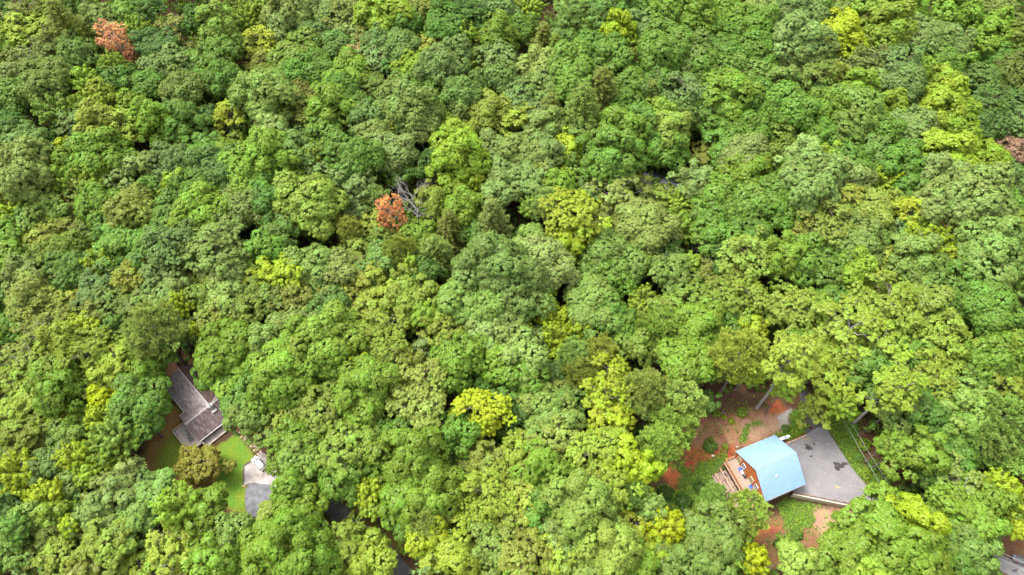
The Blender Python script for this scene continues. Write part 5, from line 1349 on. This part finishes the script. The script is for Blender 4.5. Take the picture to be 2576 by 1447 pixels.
# five fingers on each hand
for side, w_ in ((1, 18), (-1, 22)):
    bx, by, bz = body_V[w_]
    for k, (dy, ln) in enumerate(((-.03, .075), (-.01, .085), (.01, .08), (.03, .065), (.045*side*-1, .05))):
        a_ = len(body_V)
        th_ = k == 4
        body_V += [(bx+(.03 if th_ else .055), by+dy*.9, bz-(.0 if th_ else .005)), (bx+(.05 if th_ else .055+ln*.6), by+dy*(1.5 if th_ else 1), bz-.02), (bx+(.07 if th_ else .05+ln*.85), by+dy*(1.5 if th_ else 1), bz-.05)]
        body_E += [(w_, a_), (a_, a_+1), (a_+1, a_+2)]; body_R += [.011, .0095, .008]
person = skin('person', body_V, body_E, body_R, M_SKIN)
person.location = (px_, py_, th(px_, py_)+.04); person.rotation_euler = (0, 0, radians(-20))
tag(person, 'person in navy shirt and blue jeans reaching forward beside the dark pickup', 'person')
skin('jeans', [(0, 0, .98), (0, 0, .90), (-.01, .10, .86), (.03, .11, .50), (-.02, .12, .12), (-.01, -.10, .86), (-.04, -.11, .50), (-.12, -.12, .12)],
     [(0, 1), (1, 2), (2, 3), (3, 4), (1, 5), (5, 6), (6, 7)], [(.16, .125), (.16, .125), .105, .08, .065, .105, .08, .065], M_JEANS, person)
skin('shirt', [(.0, 0, .93), (.03, 0, 1.12), (.08, 0, 1.32), (.12, 0, 1.43), (.10, .20, 1.40), (.17, .25, 1.24), (.10, -.20, 1.40), (.18, -.25, 1.25)],
     [(0, 1), (1, 2), (2, 3), (3, 4), (4, 5), (3, 6), (6, 7)], [(.17, .135), (.16, .125), (.18, .135), (.12, .10), .072, .062, .072, .062], M_SHIRT, person)
skin('hair', [(.13, 0, 1.60), (.165, 0, 1.70), (.185, 0, 1.765)], [(0, 1), (1, 2)], [.075, .098, .07], M_HAIR, person)
for s in (1, -1):
    MB().lathe((.255, s*.032, 1.655), [(.003, 0), (.011, .006), (.003, .014)], 8).build('eye', M_BLACK, person)
    MB().box((.18, s*.09, 1.645), (.04, .02, .06), 0, .8).build('ear', M_SKIN, person)
    MB().box((.06 if s > 0 else -.04, s*.125, .045), (.27, .10, .09), 0, .8).build('shoe', M_BLACK, person)
MB().box((.262, 0, 1.63), (.035, .03, .05), 0, .4).build('nose', M_SKIN, person)
MB().box((.252, 0, 1.59), (.012, .05, .012)).build('mouth', mat('lips', (.22, .07, .06), .5, .05, 4), person)

# ------------------------------------------------------------------ poles and overhead cables
M_POLE = mat('pole_wood', (.075, .055, .04), .9, .2, 4)
M_CABLE = mat('cable', (.16, .17, .16), .5, .05, 3)
def pole(x, y, h, label):
    z = th(x, y); r = empty('utility_pole', (x, y, z), .3, label, 'utility pole')
    MB().tube([(0, 0, -1), (0, 0, h*.5), (0, 0, h)], [.17, .15, .12], 8).build('pole_shaft', M_POLE, r)
    MB().box((0, 0, h-.45), (1.9, .11, .13)).build('crossarm', M_POLE, r)
    for s in (-.85, .85): MB().lathe((s, 0, h-.38), [(.04, 0), (.06, .08), (.03, .18)], 8).build('insulator', M_GREYM, r)
pole(89.6, 77.8, 9.3, 'wooden utility pole hidden in the tree above the driveway')
pole(98.6, 49.2, 9.3, 'wooden utility pole hidden in the big tree below the driveway')
pole(116.5, 37.9, 9.0, 'wooden utility pole hidden in the tree left of the dark pickup')
pole(141.5, 25.2, 9.0, 'wooden utility pole along the street past the dark pickup')
def cable(a, c, sag, label):
    m_ = MB(); A, C = np.array(a, float), np.array(c, float)
    m_.tube([tuple(A+(C-A)*t-np.array([0, 0, sag*4*t*(1-t)])) for t in np.linspace(0, 1, 13)], .035, 5)
    tag(m_.build('power_cable', M_CABLE), label, 'cable', 'overhead cables')
cable((89.0, 77.9, 9.0), (97.6, 47.2, 9.0), .8, 'overhead cable beside the driveway, the one nearer the cabin')
cable((90.6, 77.6, 9.0), (99.6, 48.2, 9.0), .8, 'overhead cable beside the driveway, the one farther from the cabin')
cable((116.6, 38.9, 8.7), (141.8, 26.0, 8.7), .5, 'overhead cable crossing the dark pickup')
cable((116.2, 37.2, 8.7), (141.2, 24.4, 8.7), .5, 'overhead cable running between the dark pickup and the person')

# ------------------------------------------------------------------ names for the trees: look first, then the nearest thing one can find
LM = [('the brown house', 500, 1000), ('the blue-roofed cabin', 1930, 1170), ('the rust-orange tree', 981, 541), ('the pale orange dying tree', 284, 93), ('the white suv', 655, 1165),
      ('the round ochre tree', 510, 1166), ('the leaning dead trunk', 1015, 440), ('the half-hidden grey roof', 1660, 440), ('the round yellow-green tree', 1206, 1038), ('the dark pickup', 2550, 1420),
      ('the pinkish tan tree', 2545, 375), ('the bare top-edge trunk', 1445, 95), ('the big pale leaning trunk', 1935, 985), ('the yellow tree', 1679, 1329), ('the dark road gap', 900, 1330),
      ('the small bleached snag', 662, 585), ('the top left corner', 0, 0), ('the top right corner', 2576, 0), ('the bottom left corner', 0, 1447), ('the left edge midpoint', 0, 640),
      ('the right edge midpoint', 2576, 720), ('the top edge midpoint', 1100, 0), ('the bottom edge midpoint', 1450, 1447), ('the retaining wall', 2070, 1265), ('the picture centre', 1288, 723), ('the brown-grey snag', 1745, 635),
      ('the top edge right part', 1950, 0), ('the yellow-tipped maple', 265, 1008), ('the top edge left part', 560, 0)]
def direction(dx, dy):
    a = math.degrees(math.atan2(-dy, dx)) % 360
    return ('right of', 'upper right of', 'above', 'upper left of', 'left of', 'lower left of', 'below', 'lower right of')[int((a+22.5)//45) % 8]
ORD = ['nearest', 'second nearest', 'third nearest', 'fourth nearest', 'fifth nearest', 'sixth nearest', 'seventh nearest', 'eighth nearest', 'ninth nearest', 'tenth nearest', 'eleventh nearest', 'twelfth nearest']
bag = {}
for t in recs:
    c = t['cols']; cn = CNAME[c[0]]
    if len(c) > 1 and c[1] != c[0]: cn = {'l': 'lime-tinged ', 'y': 'yellow-tinged ', 'o': 'olive-tinged ', 'b': 'grey-tinged ', 's': 'pale-tipped ', 'd': 'dark-toned ', 'w': 'straw-tinged ', 'g': 'green-tinged ', 'k': 'pink-tinged ', 'r': 'orange-tinged '}[c[1]]+CNAME[c[0]]
    size = 'small' if t['R'] < 4.4 else 'large' if t['R'] > 7.0 else 'mid-sized'
    look = size+' '+cn+' '+{'oak': 'rounded tree', 'hickory': 'feathery tree', 'poplar': 'tall oval tree', 'maple': 'pointed tree', 'pine': 'pine', 'hemlock': 'wispy tree'}[t['kind']]
    if t['W']: look = look.replace(' ', ' twiggy ', 1)
    if t['T']: look = look.replace(' ', ' bare-trunked ', 1)
    d = sorted((math.hypot(t['px']-x, t['py']-y), nme, t['px']-x, t['py']-y) for nme, x, y in LM)
    d = next(q for q in d if q[0] > 20)
    bag.setdefault((look, direction(d[2], d[3]), d[1]), []).append((d[0], t))
for (look, dr, lm), v in bag.items():
    v.sort(key=lambda q: q[0])
    for i, (d, t) in enumerate(v):
        o = t['o']
        o['label'] = f'{look} {dr} {lm}' if len(v) == 1 else f'{look}, {ORD[min(i, 11)]} one {dr} {lm}'
        if len(o['label'].split()) > 16: o['label'] = o['label'].replace('rounded ', '').replace('feathery ', '').replace('tall oval ', '').replace('mid-sized ', '').replace('-tinged ', ' ').replace(' one ', ' ')
        o['category'] = 'tree'
        o['group'] = {'oak': 'oaks', 'hickory': 'hickories', 'poplar': 'poplars', 'maple': 'maples', 'pine': 'pines', 'hemlock': 'hemlocks'}[t['kind']]+' of the forest canopy'
